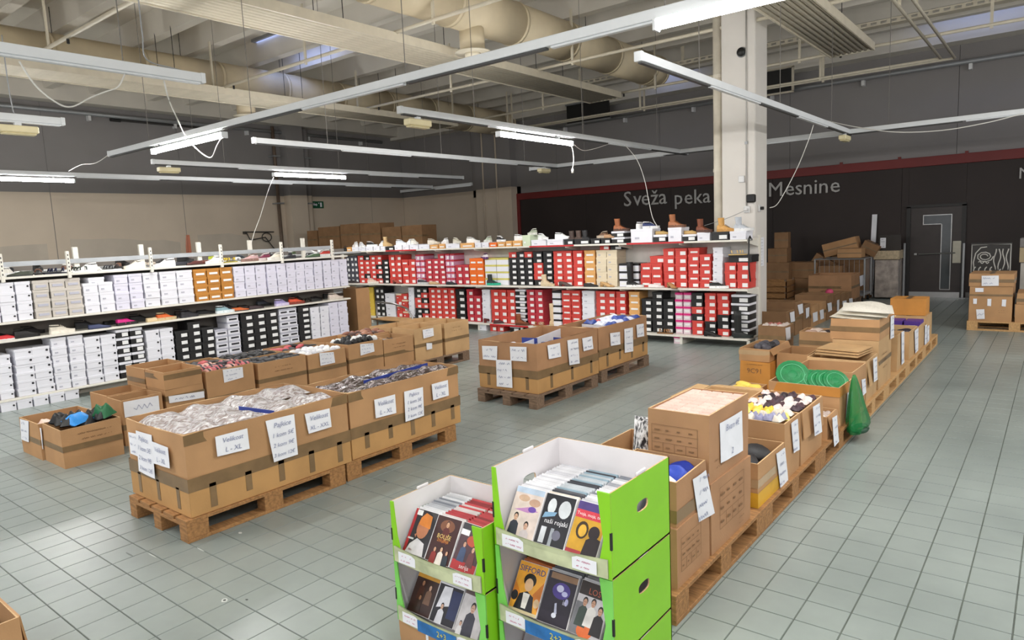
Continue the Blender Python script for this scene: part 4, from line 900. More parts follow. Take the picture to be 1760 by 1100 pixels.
zq=lambda ox,oy,s,pts:[(ox+a*s,oy+b*s) for a,b in pts]
A=lambda pts:zq(180,600,S1,pts)
pallet('weathered pallet under the nearest bulk carton of silver packs',-4.11,1.86)
pallet('weathered pallet under the second bulk carton of brown packs',-4.13,3.09)
b1=bulkbox('big taped carton of silver-wrapped packs, nearest on the left pallets',-4.13,(314.5,747),(594.5,678),(216,720),.144,
 [('R',A([(512,412),(665,372),(676,468),(522,505)]),['Velikost','L - XL']),('R',A([(750,338),(885,305),(903,495),(790,532)]),['Pajkice','1 kom 5€','2 kom 9€','3 kom 12€']),('R',A([(936,305),(1052,278),(1062,365),(955,398)]),['Velikost','XL - XXL']),
  ('N',A([(165,380),(238,402),(255,608),(180,570)]),['Pajkice','1 kom 5€','2 kom 9€','3 kom 12€']),('N',A([(130,388),(172,398),(180,505),(142,488)]),None,3),('N',A([(240,432),(318,460),(328,558),(250,535)]),['Velikost','L - XL'])],1,.33)
b2=bulkbox('big taped carton of brown-wrapped packs, second on the left pallets',-4.15,(598,678),(785.5,627),(520,655),.144,
 [('R',A([(1265,238),(1362,212),(1368,300),(1272,325)]),['Velikost','L - XL']),('R',A([(1405,200),(1495,178),(1500,312),(1412,342)]),['Pajkice','1 kom 5€','2 kom 9€','3 kom 12€']),('R',A([(1535,165),(1612,145),(1616,218),(1542,240)]),['Velikost','L - XL'])],3,.33)
B=lambda pts:zq(800,520,.19318,pts)
pallet('dark grey pallet under the nearer centre bulk carton',-4.12,5.48,WOODD); pallet('dark grey pallet under the farther centre bulk carton',-4.17,6.84,WOODD)
b3=bulkbox('big taped carton with white dividers and blue boxes, nearer centre one',-4.15,(921.7,591.5),(1026,565.4),(822,585.7),.144,
 [('N',B([(160,382),(295,385),(293,512),(168,500)]),None,2),('N',B([(408,388),(556,392),(558,522),(415,512)]),None,2),('N',B([(284,505),(422,510),(432,755),(292,742)]),None,4),('R',B([(712,380),(825,358),(835,480),(725,502)]),None,2),('R',B([(888,335),(985,320),(1000,540),(908,556)]),None,4),('R',B([(1022,318),(1110,298),(1120,410),(1035,432)]),None,2)],4,.32,CARDR,3)
b4=bulkbox('big taped carton of blue and white packs, farther centre one',-4.2,(1028,564.4),(1111,542),(960,560),.144,
 [('R',B([(1272,272),(1358,260),(1362,370),(1278,385)]),None,2),('R',B([(1398,235),(1475,220),(1478,432),(1402,446)]),None,4),('R',B([(1505,198),(1570,186),(1575,298),(1512,310)]),None,2)],6,.34,CARDR,4)
def packs(bx,nx,ny,m,label,group,z,h=.06,seed=0):
    r=random.Random(seed); dx=(bx['x1']-bx['x0']-.03)/nx; dy=(bx['y1']-bx['y0']-.03)/ny
    for i in range(nx):
        for j in range(ny):
            o=put('garment_pack',PACKS[r.randrange(5)],None,(bx['x0']+.015+dx*(i+.5),bx['y0']+.015+dy*(j+.5),z+r.uniform(-.01,.012)),(r.uniform(-.03,.03),r.uniform(-.03,.03),r.uniform(-.08,.08)+(math.pi if r.random()<.5 else 0)),m); o.scale=(dx*1.0,dy*1.0,h)
            tag(o,label+', '+place(i,nx,j,ny),'garment pack',group)
packs(b1,2,4,FOIL,'silver-wrapped pack in the nearest bulk carton','silver packs in the nearest bulk carton',b1['z']-.045,.075,1)
packs(b2,2,4,FOILB,'brown-wrapped pack in the second bulk carton','brown packs in the second bulk carton',b2['z']-.04,.06,2)
BLUE=mat('blue_card','2B3E8E',.5,var=.06); WCARD=mat('white_card','DCDDE6',.6,var=.03)
def slab(name,label,cat,pts,th,m,group=None):
    p=[Vector(q) for q in pts]; o=p[0]; n=(p[1]-p[0]).cross(p[3]-p[0]).normalized()*th/2
    e=MB().hexa([q-o-n for q in p]+[q-o+n for q in p]).build(name,m,None,loc=o); return tag(e,label,cat,group)
xx=lambda u,bx:bx['x0']+(bx['x1']-bx['x0'])*u; yy=lambda u,bx:bx['y0']+(bx['y1']-bx['y0'])*u
for k,(u0,v0,u1,v1,dz,m,l) in enumerate([(.55,.06,.42,.93,-.06,WCARD,'long white divider sheet in the nearer centre carton'),(.3,.40,.55,.42,-.05,BLUE,'blue card panel at the back left of the nearer centre carton'),(.62,.62,.95,.6,-.07,BLUE,'blue card panel at the right of the nearer centre carton')]):
    z=b3['z']+dz; slab('divider_sheet',l,'divider sheet',[(xx(u0,b3),yy(v0,b3),z-.25),(xx(u1,b3),yy(v1,b3),z-.25),(xx(u1,b3),yy(v1,b3),z+(.05 if k==0 else .02)),(xx(u0,b3),yy(v0,b3),z+(0 if k==0 else .02))],.008,m)
fill((xx(.06,b3),xx(.5,b3),yy(.08,b3),yy(.38,b3)),b3['z']-.13,2,3,['D8DAE6','C8CCE0'],'wrapped pack low in nearer centre carton','white packs in the nearer centre carton','garment pack','garment_pack','pack',h=.06,seed=3)
fill((xx(.6,b3),xx(.95,b3),yy(.1,b3),yy(.55,b3)),b3['z']-.1,2,3,['E0E2EA','30406E'],'wrapped pack right in nearer centre carton','packs right of the divider','garment pack','garment_pack','pack',h=.06,seed=4)
slab('divider_sheet','white divider panel with blue print in the farther centre carton','divider sheet',[(xx(.12,b4),yy(.35,b4),b4['z']-.22),(xx(.98,b4),yy(.30,b4),b4['z']-.22),(xx(.98,b4),yy(.30,b4),b4['z']-.03),(xx(.12,b4),yy(.35,b4),b4['z']-.03)],.01,WCARD)
fill((xx(.06,b4),xx(.95,b4),yy(.38,b4),yy(.97,b4)),b4['z']-.04,3,5,['D4D8E8','D4D8E8','3A4FA0','2F4690','B03A48'],'wrapped pack in farther centre carton','packs in the farther centre carton','garment pack','garment_pack','pack',h=.06,seed=6)
for k,(px,py) in enumerate(((470,690),)): pass
slab('blue_ribbon_tag','blue card edge between silver packs in the nearest bulk carton','card',[(xx(.55,b1),yy(.47,b1),b1['z']-.02),(xx(.97,b1),yy(.52,b1),b1['z']-.02),(xx(.97,b1),yy(.52,b1),b1['z']+.004),(xx(.55,b1),yy(.47,b1),b1['z']+.008)],.006,BLUE)
slab('blue_ribbon_tag','blue card edge between brown packs in the second bulk carton','card',[(xx(.45,b2),yy(.95,b2),b2['z']-.02),(xx(.55,b2),yy(.3,b2),b2['z']-.02),(xx(.55,b2),yy(.3,b2),b2['z']+.004),(xx(.45,b2),yy(.95,b2),b2['z']+.008)],.006,BLUE)
# ---- left row of cartons
XLr=-6.72
LP=lambda pts:zq(0,570,.23636,pts)
for k in range(3): pallet(['pallet under the near end of the left carton row','pallet under the middle of the left carton row','pallet sticking out at the far end of the left carton row'][k],XLr+.03,3.69+k*1.215,WOODD)
carton('low carton of black, blue and green clothes at the far left',-6.93,-6.48,1.99,2.46,0,.335,CARD,signs=[('N',LP([(240,678),(310,700),(325,852),(255,825)]),None,3)],tapes=[(.42,.05,TAPE)],prints=[('R',2.26,.25,.36,.1,'2')],seed=2,group='cartons of the left row')
carton('low carton of pale pink things at the far left',ony(32,713,1.97).x,-6.945,1.97,2.46,0,.325,CARD,signs=[('N',LP([(155,632),(215,650),(218,802),(165,780)]),None,3)],tapes=[(.42,.05,TAPE)],seed=3,group='cartons of the left row')
fill((-6.9,-6.51,2.03,2.42),.33,3,3,['17171A','1B1B1F','151518','141416'],'crumpled garment in the far left carton','black garments in the far left carton','garment','garment','pack',seed=8,h=.1,jit=2.5)
o=put('garment',PACKS[1],None,(-6.58,2.16,.375),(.1,.25,.4),smat('2F8FE0')); o.scale=(.15,.2,.07); tag(o,'bright blue garment on the black clothes','garment')
o=put('garment',PACKS[3],None,(-6.6,2.38,.37),(.2,.1,.3),smat('17643A')); o.scale=(.16,.13,.13); tag(o,'dark green garment on the black clothes','garment')
fill((-7.2,-6.98,2.03,2.42),.28,2,4,['E6CDBE','E4D2C8','DDC4B6'],'folded garment in the low left carton','pale pink garments','garment','garment','pack',seed=9,h=.05)
carton('carton with a little orange left inside, left row',-7.42,-7.04,2.57,2.95,0,.44,CARD,tapes=[(.35,.05,TAPE)],seed=4,group='cartons of the left row')
carton('carton with a broad white sign on its side, left row',-7.02,XLr,2.57,2.94,0,.43,CARD,signs=[('R',LP([(893,512),(1148,464),(1158,572),(905,625)]),None,1)],tapes=[(.35,.05,TAPE)],seed=5,group='cartons of the left row')
o=put('garment',_BL[0],None,(-7.17,2.86,.36),None,smat('E8742A')); o.scale=(.09,.05,.05); tag(o,'bright orange garment left in a carton','garment')
fill((-6.98,-6.76,2.6,2.9),.33,2,2,['1E1618','241C1C'],'garment in the broad-signed carton','dark garments in the signed carton','garment','garment',seed=10)
carton('lower carton with a long white sign under the empty open ones',-7.12,XLr,2.98,3.36,0,.445,CARD,open=False,signs=[('R',LP([(1222,470),(1480,432),(1484,478),(1228,520)]),None,1)],tapes=[(.75,.05,TAPE)],seed=6,group='cartons of the left row')
carton('empty open carton stacked at the near end of the left row',-7.12,XLr,2.98,3.35,.446,.62,CARD,tapes=[(.55,.05,TAPE)],flaps=(),seed=7,group='cartons of the left row')
carton('empty open carton stacked behind the near end of the left row',-7.55,-7.14,2.98,3.40,.0,.62,CARD,tapes=[(.75,.05,TAPE)],seed=8,group='cartons of the left row')
L6=lambda pts:zq(300,530,.14773,pts); L7=lambda pts:zq(540,530,.15909,pts)
GL='cartons of the left row'
C=[('carton of pink and black rolls in the left row',3.39,3.92,0,.55,[('R',L6([(553,712),(785,680),(795,800),(572,865)]),None,3)]),
 ('carton of black rolls with red writing in the left row',3.97,4.57,.144,.535,[]),
 ('carton of white items with a sign in the left row',4.60,5.14,.144,.52,[('R',L7([(50,482),(205,470),(222,585),(62,620)]),None,3)]),
 ('carton of black crumpled socks with a sign in the left row',5.18,5.72,.144,.55,[('R',L7([(490,385),(635,375),(645,465),(495,510)]),None,3)]),
 ('carton with handwriting on its side in the left row',5.74,6.25,.144,.523,[]),
 ('tall open carton with small white sign in the left row',6.28,6.80,.144,.59,[('R',L7([(1165,232),(1282,210),(1288,295),(1175,325)]),None,3),('R',L7([(1205,375),(1268,375),(1268,435),(1210,448)]),None,0)]),
 ('last tall open carton at the far end of the left row',6.86,7.36,.144,.59,[])]
for k,(l,a,b,z0,z1,s) in enumerate(C):
    carton(l,XLr-.44,XLr,a,b,z0,z1,CARD if k<5 else CARD2,signs=s,tapes=[(.42,.045,TAPE)],seed=20+k,group=GL,prints=[('R',(a+b)/2,z1-.1,.3,.09,'2')] if k in (1,4,6) else [],flaps=[('y+',.13,100)] if k==3 else ())
    if k not in (2,): carton(['carton with dark items','carton of black sandals','','carton of white and black items','carton of brown sandals','open empty carton','farthest open empty carton'][k]+', back line of the left row',XLr-.92,XLr-.47,a,b,z0,z1-.01+(.03 if k==4 else 0),CARD if k<5 else CARD2,tapes=[(.42,.045,TAPE)],seed=40+k,group=GL)
I=lambda a,b:(XLr-.42,XLr-.02,a+.02,b-.02)
J=lambda a,b:(XLr-.9,XLr-.49,a+.02,b-.02)
fill(I(3.39,3.92),.53,4,6,['E6B4A8','2A1C24','DFA89C','C86A70'],'rolled sock bundle in left row','pink and black rolls','sock roll','sock_roll','roll',seed=1,band='2A1C24')
fill(I(3.97,4.57),.49,3,5,['1C1C20','26262A'],'roll in the carton with red writing','black rolls in the carton with red writing','roll','clothing_roll','roll',seed=3)
fill(I(4.60,5.14),.51,4,6,['E8E8EC','DCDCE2','F0F0F0','C8C8D0'],'crumpled sock in the sock carton','white socks','sock','sock',seed=11,h=.04)
fill(I(5.18,5.72),.54,4,6,['141416','1C1C20','17171A','E0E0E0'],'crumpled sock in the far sock carton','black socks','sock','sock',seed=12,h=.05)
fill(I(5.74,6.25),.45,3,4,['3A3634','8E8680','D0CCC8','26262A'],'pack in the handwritten carton','packs in the handwritten carton','garment pack','garment_pack','pack',seed=13,h=.04)
fill(J(3.39,3.92),.5,3,4,['201A1E','B8484C','241C20'],'rolled item in back line near end','dark items back line','sock roll','sock_roll',seed=14)
fill(J(3.97,4.57),.5,3,6,['1A1A1C','202024'],'piece heaped behind red-written carton','black items back line','sandal','sandal_piece',seed=15,h=.035)
fill((XLr-.9,XLr-.46,4.62,5.12),.5,3,5,['2A1E20','B84A50','1E1A1C','241C1E'],'piece heaped behind white socks','dark items behind white socks','sandal','sandal_piece',seed=16,h=.03)
fill(J(5.74,6.25),.54,3,5,['8A5A44','7A4A38','4A3028','A87860'],'sandal piece in back line','brown sandals back line','sandal','sandal_piece',seed=17,h=.035)
carton('carton under the white socks back line, left row',XLr-.92,XLr-.47,4.60,5.14,.144,.53,CARD,tapes=[(.42,.045,TAPE)],seed=61,group=GL)
c=onz(33,1060,.3); carton('near carton cut off at the lower left picture corner',c.x-.45,c.x,c.y-.6,c.y,0,.3,CARD,seed=70,flaps=[('y+',.14,172)],group='loose cartons')
fill((c.x-.42,c.x-.03,c.y-.5,c.y-.03),.2,2,3,['1E1E26','26262C'],'item in lower left corner carton','dark items in the corner carton','garment','garment',seed=21)
# ---- white cans tissue etc: right-hand pallet row
xr=-1.32
pn=['first','second','third','fourth','fifth','sixth','seventh']
for k in range(7): pallet('%s pallet from the camera under the right carton row'%pn[k],-1.29,2.70+k*1.198,WOOD if k<3 else WOODP)
GR='cartons of the right row'
Z=lambda pts:zq(1040,620,.23636,pts); Z2=lambda pts:zq(1270,640,.23636,pts); Z3=lambda pts:zq(1250,500,.20455,pts); Z5=lambda pts:zq(1000,600,.45455,pts)
carton('closed printed carton under the blue packs, right row',-1.71,-1.31,2.76,3.13,.144,.43,CARDR,open=False,prints=[('R',2.9,.30,.22,.16,'table')],seed=80,group=GR)
carton('open carton of blue packs behind the green display',-1.70,xr,2.78,3.13,.43,.65,CARDR,signs=[('R',Z5([(413,492),(462,456),(494,618),(436,652)]),None,4)],tapes=[(.1,.06,TAPE)],seed=81,group=GR)
fill((-1.68,-1.34,2.80,3.11),.595,2,3,['2A3FA0','2238A0','DDE2F2','2B46B0'],'wrapped pack behind the green display','blue packs','garment pack','garment_pack','pack',seed=22,h=.06)
carton('open carton left of the tall printed stack, right row',-2.05,-1.67,3.2,3.7,.144,.56,CARD,seed=82,group=GR)
t=thing('printed_pouch','black and white printed pouch standing in a carton','pouch',(-1.80,3.42,.50),.5); o=put('pouch',PACKS[2],t,(0,0,.06),(1.2,.2,.3),mat('pouch_print','2A2A30',.3,col2='D8D8DC',scale=9)); o.scale=(.16,.34,.05); MB().box(-.07,.07,-.01,.01,-.1,-.06).build('seal_strip',PAPER,t)
carton('lower printed carton of the tall stack',-1.66,xr+.01,3.155,3.705,.144,.512,CARDR,open=False,prints=[('R',3.42,.36,.34,.22,'table'),('R',3.55,.2,.1,.06,'2')],seed=83,group=GR,top_seam=False)
carton('upper open carton of the tall stack, full of pink-white packs',-1.65,xr,3.155,3.70,.514,.865,CARDR,prints=[('N',-1.5,.72,.25,.14,'table'),('R',3.3,.6,.2,.08,'2')],signs=[('R',Z([(822,455),(982,360),(988,650),(830,742)]),['Bivam 4€',' ','2']),],seed=84,group=GR)
fill((-1.64,-1.335,3.17,3.69),.79,5,8,['D2B4A8','CDAEA2','D6BAAE'],'paper pack in the tall carton','pink-white paper packs','paper pack','paper_pack','brick',seed=23,h=.07)
carton('carton of white balls with yellow base, right row',-1.75,xr,3.86,4.34,.144,.41,CARD,signs=[('R',Z2([(258,590),(325,545),(348,780),(288,838)]),None,4)],tapes=[(.0,.09,mat('yellow_print','C99A2A',.5,var=.2)),(.45,.05,TAPEC)],seed=85,group=GR)
fill((-1.72,-1.36,3.9,4.3),.35,2,2,['E2E2EA','D8D8E0','1E1E22'],'shiny bag in the yellow-based carton','bags in the yellow-based carton','bag','plastic_bag',seed=24,h=.06)
carton('carton of yellow snack bags, right row',-1.75,xr,4.36,4.67,.144,.525,CARD,signs=[('R',Z2([(368,370),(415,335),(428,560),(385,585)]),None,4)],seed=86,group=GR)
fill((-1.73,-1.34,4.38,4.65),.515,6,4,['E2B93A','D8D0C4','E6C24A','8A8AA8','C8BEB0','F0D870'],'snack bag in the right row','yellow snack bags','snack bag','snack_bag','pack',seed=25,h=.05)
carton('carton of dark sweets packets with a hanging flap, right row',-1.75,xr,4.71,5.23,.144,.52,CARD,flaps=[('x+',.2,176)],signs=[('R',Z2([(530,250),(575,220),(592,430),(540,462)]),None,4)],seed=87,group=GR)
fill((-1.73,-1.34,4.74,5.2),.505,6,5,['3A2630','E0C8C4','D8CCC8','4A3038','2A1C24'],'sweets packet in the right row','sweets packets','sweets packet','sweets_packet','pack',seed=26,h=.035)
carton('small carton of striped packets beside the orange tub, right row',-1.52,xr,5.38,5.66,.144,.325,CARD,signs=[('R',Z2([(668,330),(705,310),(718,500),(680,540)]),None,4)],flaps=[('x+',.12,165)],seed=88,group=GR)
fill((-1.5,-1.34,5.4,5.64),.30,2,3,['D8D0CC','4A4448','B8A8A0'],'packet in the small right carton','striped packets','packet','packet','pack',seed=27,h=.03)
carton('orange-brown carton of green hose coils, right row',-1.87,xr,5.75,6.14,.144,.475,CARD,tapes=[(.76,.075,CARDO)],signs=[('R',Z2([(778,150),(818,130),(800,300),(765,335)]),None,4)],prints=[],seed=89,group=GR)
HOSE=mat('hose_green','0F7A42',.35,var=.15,scale=20)
def coil(label,loc,rot,r0,n):
    t=thing('hose_coil',label,'hose coil',loc,0,'green hose coils'); t.rotation_euler=rot
    P=[((r0-.0105*k/18)*math.cos(2*math.pi*k/18),(r0-.0105*k/18)*math.sin(2*math.pi*k/18),0) for k in range(18*n)]
    MB().tube(P,.0085,6).build('hose',HOSE,t,True); MB().tube([(r0*.72*math.cos(a),r0*.72*math.sin(a),.011) for a in [2*math.pi*k/20 for k in range(21)]],.003,5).build('tie',mat('tie_pale','5FB584',.5),t)
    MB().tube([(0,0,-.012),(0,0,.004)],r0*.97,24).build('backing_disc',mat('disc_green','0F7A44',.5),t,True)
coil('large green hose coil leaning at the left of its carton',(-1.72,5.88,.52),(R(50),0,.4),.13,9)
for k in range(4): coil('small green hose coil, %s from left, in the orange-brown carton'%ordn(k+1),(-1.57+k*.055,5.92+.02*k,.475),(R(48),R(8),.5),.1,7)
carton('open empty carton right behind the hose carton',-1.81,xr,6.18,6.66,.144,.51,CARD,seed=90,group=GR,signs=[('R',Z3([(1120,745),(1150,735),(1155,850),(1130,880)]),None,3)])
carton('open carton with folded flaps and a hanging side flap, right row',-1.83,xr,6.70,7.15,.144,.52,CARD2,flaps=[('x+',.22,172),('y-',.12,160)],signs=[('R',Z3([(1215,570),(1250,550),(1252,745),(1220,765)]),None,4)],seed=91,group=GR)
for k in range(3): slab('flat_card','flat brown card sheet lying %s on the open carton'%['lowest','in the middle','topmost'][k],'card sheet',[(-1.80,6.85+.04*k,.53+.02*k),(-1.42,6.83+.03*k,.525+.02*k),(-1.36,7.16,.535+.022*k),(-1.74,7.2,.545+.02*k)],.01,CARD2)
carton('lower closed carton under the white-covered carton, right row',-1.74,xr,7.24,7.85,.144,.62,CARD2,open=False,prints=[('R',7.5,.4,.3,.2,'3')],tapes=[(.5,.04,TAPE)],seed=92,group=GR,top_seam=False)
carton('taped carton heaped with white sheets, right row',-1.76,xr,7.25,7.88,.622,.825,CARD,tapes=[(.38,.05,TAPE)],signs=[('R',Z3([(1365,215),(1392,200),(1388,390),(1362,405)]),None,4)],seed=93,group=GR)
for k in range(3):
    o=put('white_sheet',PACKS[k],None,(-1.55+.03*k,7.57,.83+.035*k),(.02,.06,.1*k),smat(['E8E2D4','E4DFD2','ECE6DA'][k])); o.scale=(.45,.62,.06); tag(o,'cream white folded sheet, %s on the taped carton'%['lowest','middle','topmost'][k],'sheet','white folded sheets')
for k,(l,n,f,z1,s) in enumerate([('narrow carton with a long sign behind the white sheets',(1542.5,577.7),(1552.7,567.5),.5,[(1455,345),(1480,335),(1478,600),(1455,620)]),('carton of dark items with two signs, right row far part',(1563,570.6),(1577,560),.5,[(1565,335),(1598,310),(1595,500),(1570,525)]),('carton of purple boxes near the row end',(1577.5,563),(1590.6,553),.5,[(1655,290),(1670,280),(1668,460),(1650,470)])]):
    p=onx(*n,xr); q=onx(*f,xr); carton(l,-1.76,xr,p.y,q.y,.144,(p.z+q.z)/2,CARD2,signs=[('R',Z3(s),None,4)],seed=94+k,group=GR)
    if k==1: fill((-1.74,-1.34,p.y+.03,q.y-.03),(p.z+q.z)/2-.06,2,3,['2A2430','4A4450','1E1A22'],'pack far along the right row','dark far items','item','dark_pack','pack',seed=28)
    if k==2:
        PUR=mat('purple_card','4B2A86',.5)
        for i in range(2):
            t=thing('purple_box','purple printed box, %s of two near the row end'%('left','right')[i],'box',(-1.62+.2*i,q.y-.2,(p.z+q.z)/2-.12)); MB().box(-.09,.09,-.14,.14,0,.16,bev=.003).build('body',PUR,t); MB().box(-.04,.04,-.143,-.14,.06,.11).build('white_label',PAPER,t)
yl=onx(1591,553,xr).y+.03
carton('lower carton of the last stack in the right row',-1.72,xr,yl,10.7,.144,.5,CARD2,open=False,seed=98,group=GR,signs=[('R',Z3([(1672,300),(1690,285),(1688,430),(1672,445)]),None,3)])
carton('orange-brown closed carton on the last stack of the right row',-1.74,xr-.02,yl+.05,10.6,.502,.72,CARDO,open=False,seed=99,group=GR)
# left line of the right row
carton('carton with torn flaps behind the tall printed stack',-2.2,-1.78,4.75,5.3,.144,.49,CARD2,flaps=[('x+',.1,75),('y+',.1,95),('x-',.1,85),('y-',.09,78)],seed=100,group=GR)
carton('low carton with yellow bags behind the torn-flap carton',-2.15,-1.92,5.5,5.85,.144,.42,CARD,seed=101,group=GR)
fill((-2.13,-1.94,5.52,5.83),.40,2,2,['E0B83C','E8C858'],'bag in the low right carton','yellow bags','bag','plastic_bag',seed=29)
carton('orange carton printed 9C91 at the left of the right row',-2.65,-2.33,7.19,7.85,.0,.335,CARDO,open=False,prints=[('N',-2.49,.235,.2,.075,'T:9C91'),('N',-2.49,.305,.26,.03,'1')],seed=102,group=GR,top_seam=False)
carton('open carton with dark gadgets on top of the orange 9C91 carton',-2.66,-2.34,7.2,7.83,.337,.475,CARD,flaps=[('x+',.07,150)],tapes=[(.5,.05,TAPEC)],seed=103,group=GR)
fill((-2.6,-2.4,7.4,7.8),.43,2,3,['26242A','4A4850'],'gadget in carton over the orange one','dark gadgets','gadget','gadget',seed=30,h=.05)
carton('open low carton right of the 9C91 carton',-2.31,-2.0,7.35,7.85,.0,.42,CARD,seed=104,group=GR)
carton('small brown carton with a white sign before the white column',-3.36,-2.98,9.85,10.22,0,.33,CARD3,signs=[('R',Z3([(482,312),(522,300),(525,405),(490,418)]),None,0)],tapes=[(.4,.06,TAPE)],seed=105,group='loose cartons')
fill((-3.33,-3.02,9.88,10.2),.31,3,2,['C0706A','D8C8C0','B05A58'],'item in the small brown carton','pink items','item','small_pack','pack',seed=31)
carton('small open carton of shoes beyond the 9C91 carton',-2.75,-2.2,9.7,10.1,0,.3,CARD,tapes=[(.4,.06,TAPE)],seed=106,group='loose cartons')
fill((-2.7,-2.25,9.73,10.07),.27,3,2,['D8C4B8','3A3030','C8A898'],'item in the small open carton','items in the small open carton','item','small_pack','pack',seed=32)
# ---- green bag
BAGM=bpy.data.materials.new('green_film'); BAGM.use_nodes=True; b_=BAGM.node_tree.nodes['Principled BSDF']; b_.inputs['Base Color'].default_value=(*lin('1E8A48'),1); b_.inputs['Roughness'].default_value=.2; b_.inputs['Alpha'].default_value=.66
t=thing('plastic_bag','translucent green plastic bag hanging from the right row','plastic bag',(xr+.085,5.93,.10)); rings=[]; r=random.Random(4)
pl=[1+.28*math.sin(k*2.3)+r.uniform(-.12,.12) for k in range(20)]
for z,w_,d_,sh in ((-.03,.05,.03,.0),(-.015,.15,.06,.03),(.03,.2,.075,.075),(.08,.19,.075,.06),(.15,.15,.065,.02),(.22,.12,.055,-.01),(.30,.09,.045,-.04),(.38,.06,.03,-.07),(.44,.04,.018,-.09),(.47,.025,.008,-.10)):
    rings.append([(d_*math.cos(2*math.pi*k/20)*pl[k],sh+w_*math.sin(2*math.pi*k/20)*(1+(pl[k]-1)*.5),z+(.02*(pl[k]-1) if z<.1 else 0)) for k in range(20)])
MB().loft(rings).build('film',BAGM,t,True)
tt=MB().tube([(.02+.045*math.cos(a),.05+.1*math.sin(a),-.0) for a in [2*math.pi*k/16 for k in range(17)]],.02,8).build('coil_inside',mat('hose_dark','17402A',.5),t,True)
# ================================================================== DVD DISPLAYS
LIME=mat('display_lime','86C81F',.45,var=.05,scale=5); LIMED=mat('display_green','79C95A',.45,var=.1,scale=6); DWH=mat('display_white','DAD6D8',.6,var=.03); DGR=mat('display_worn','B9BF9A',.7,var=.2,scale=12)
def panel(fn,u0,u1,v0,v1,th,holes=(),mats=(0,1)):
    """fn(u,v,w)->xyz; w=0 outer face, w=th inner face"""
    mb=MB()
    if not holes:
        poly=[(u0,v0),(u1,v0),(u1,v1),(u0,v1)]
        mb.add([fn(u,v,0) for u,v in poly],[(0,1,2,3)],mats[0]); mb.add([fn(u,v,th) for u,v in poly],[(3,2,1,0)],mats[1])
        for i in range(4):
            a,b=poly[i],poly[(i+1)%4]; mb.add([fn(*a,0),fn(*b,0),fn(*b,th),fn(*a,th)],[(0,1,2,3)],2)
        return mb
    cu_,cv_,ru,rv=holes[0]; angs=sorted(set([2*math.pi*k/24 for k in range(24)]+[math.atan2(v-cv_,u-cu_)%(2*math.pi) for u in (u0,u1) for v in (v0,v1)])); O=[];I=[]
    for a in angs:
        c,s=math.cos(a),math.sin(a); tu=(u1-cu_)/c if c>1e-9 else (u0-cu_)/c if c<-1e-9 else 1e9; tv=(v1-cv_)/s if s>1e-9 else (v0-cv_)/s if s<-1e-9 else 1e9
        t=min(tu,tv); O.append((cu_+c*t,cv_+s*t)); I.append((cu_+ru*math.copysign(abs(c)**.7,c),cv_+rv*math.copysign(abs(s)**.7,s)))
    n=len(O)
    for w_,m in ((0,mats[0]),(th,mats[1])): mb.add([fn(u,v,w_) for u,v in O+I],[(i,(i+1)%n,n+(i+1)%n,n+i) for i in range(n)],m)
    mb.add([fn(u,v,0) for u,v in I]+[fn(u,v,th) for u,v in I],[(i,(i+1)%n,n+(i+1)%n,n+i) for i in range(n)],2)
    mb.add([fn(u,v,0) for u,v in O]+[fn(u,v,th) for u,v in O],[(i,(i+1)%n,n+(i+1)%n,n+i) for i in range(n)],2); return mb
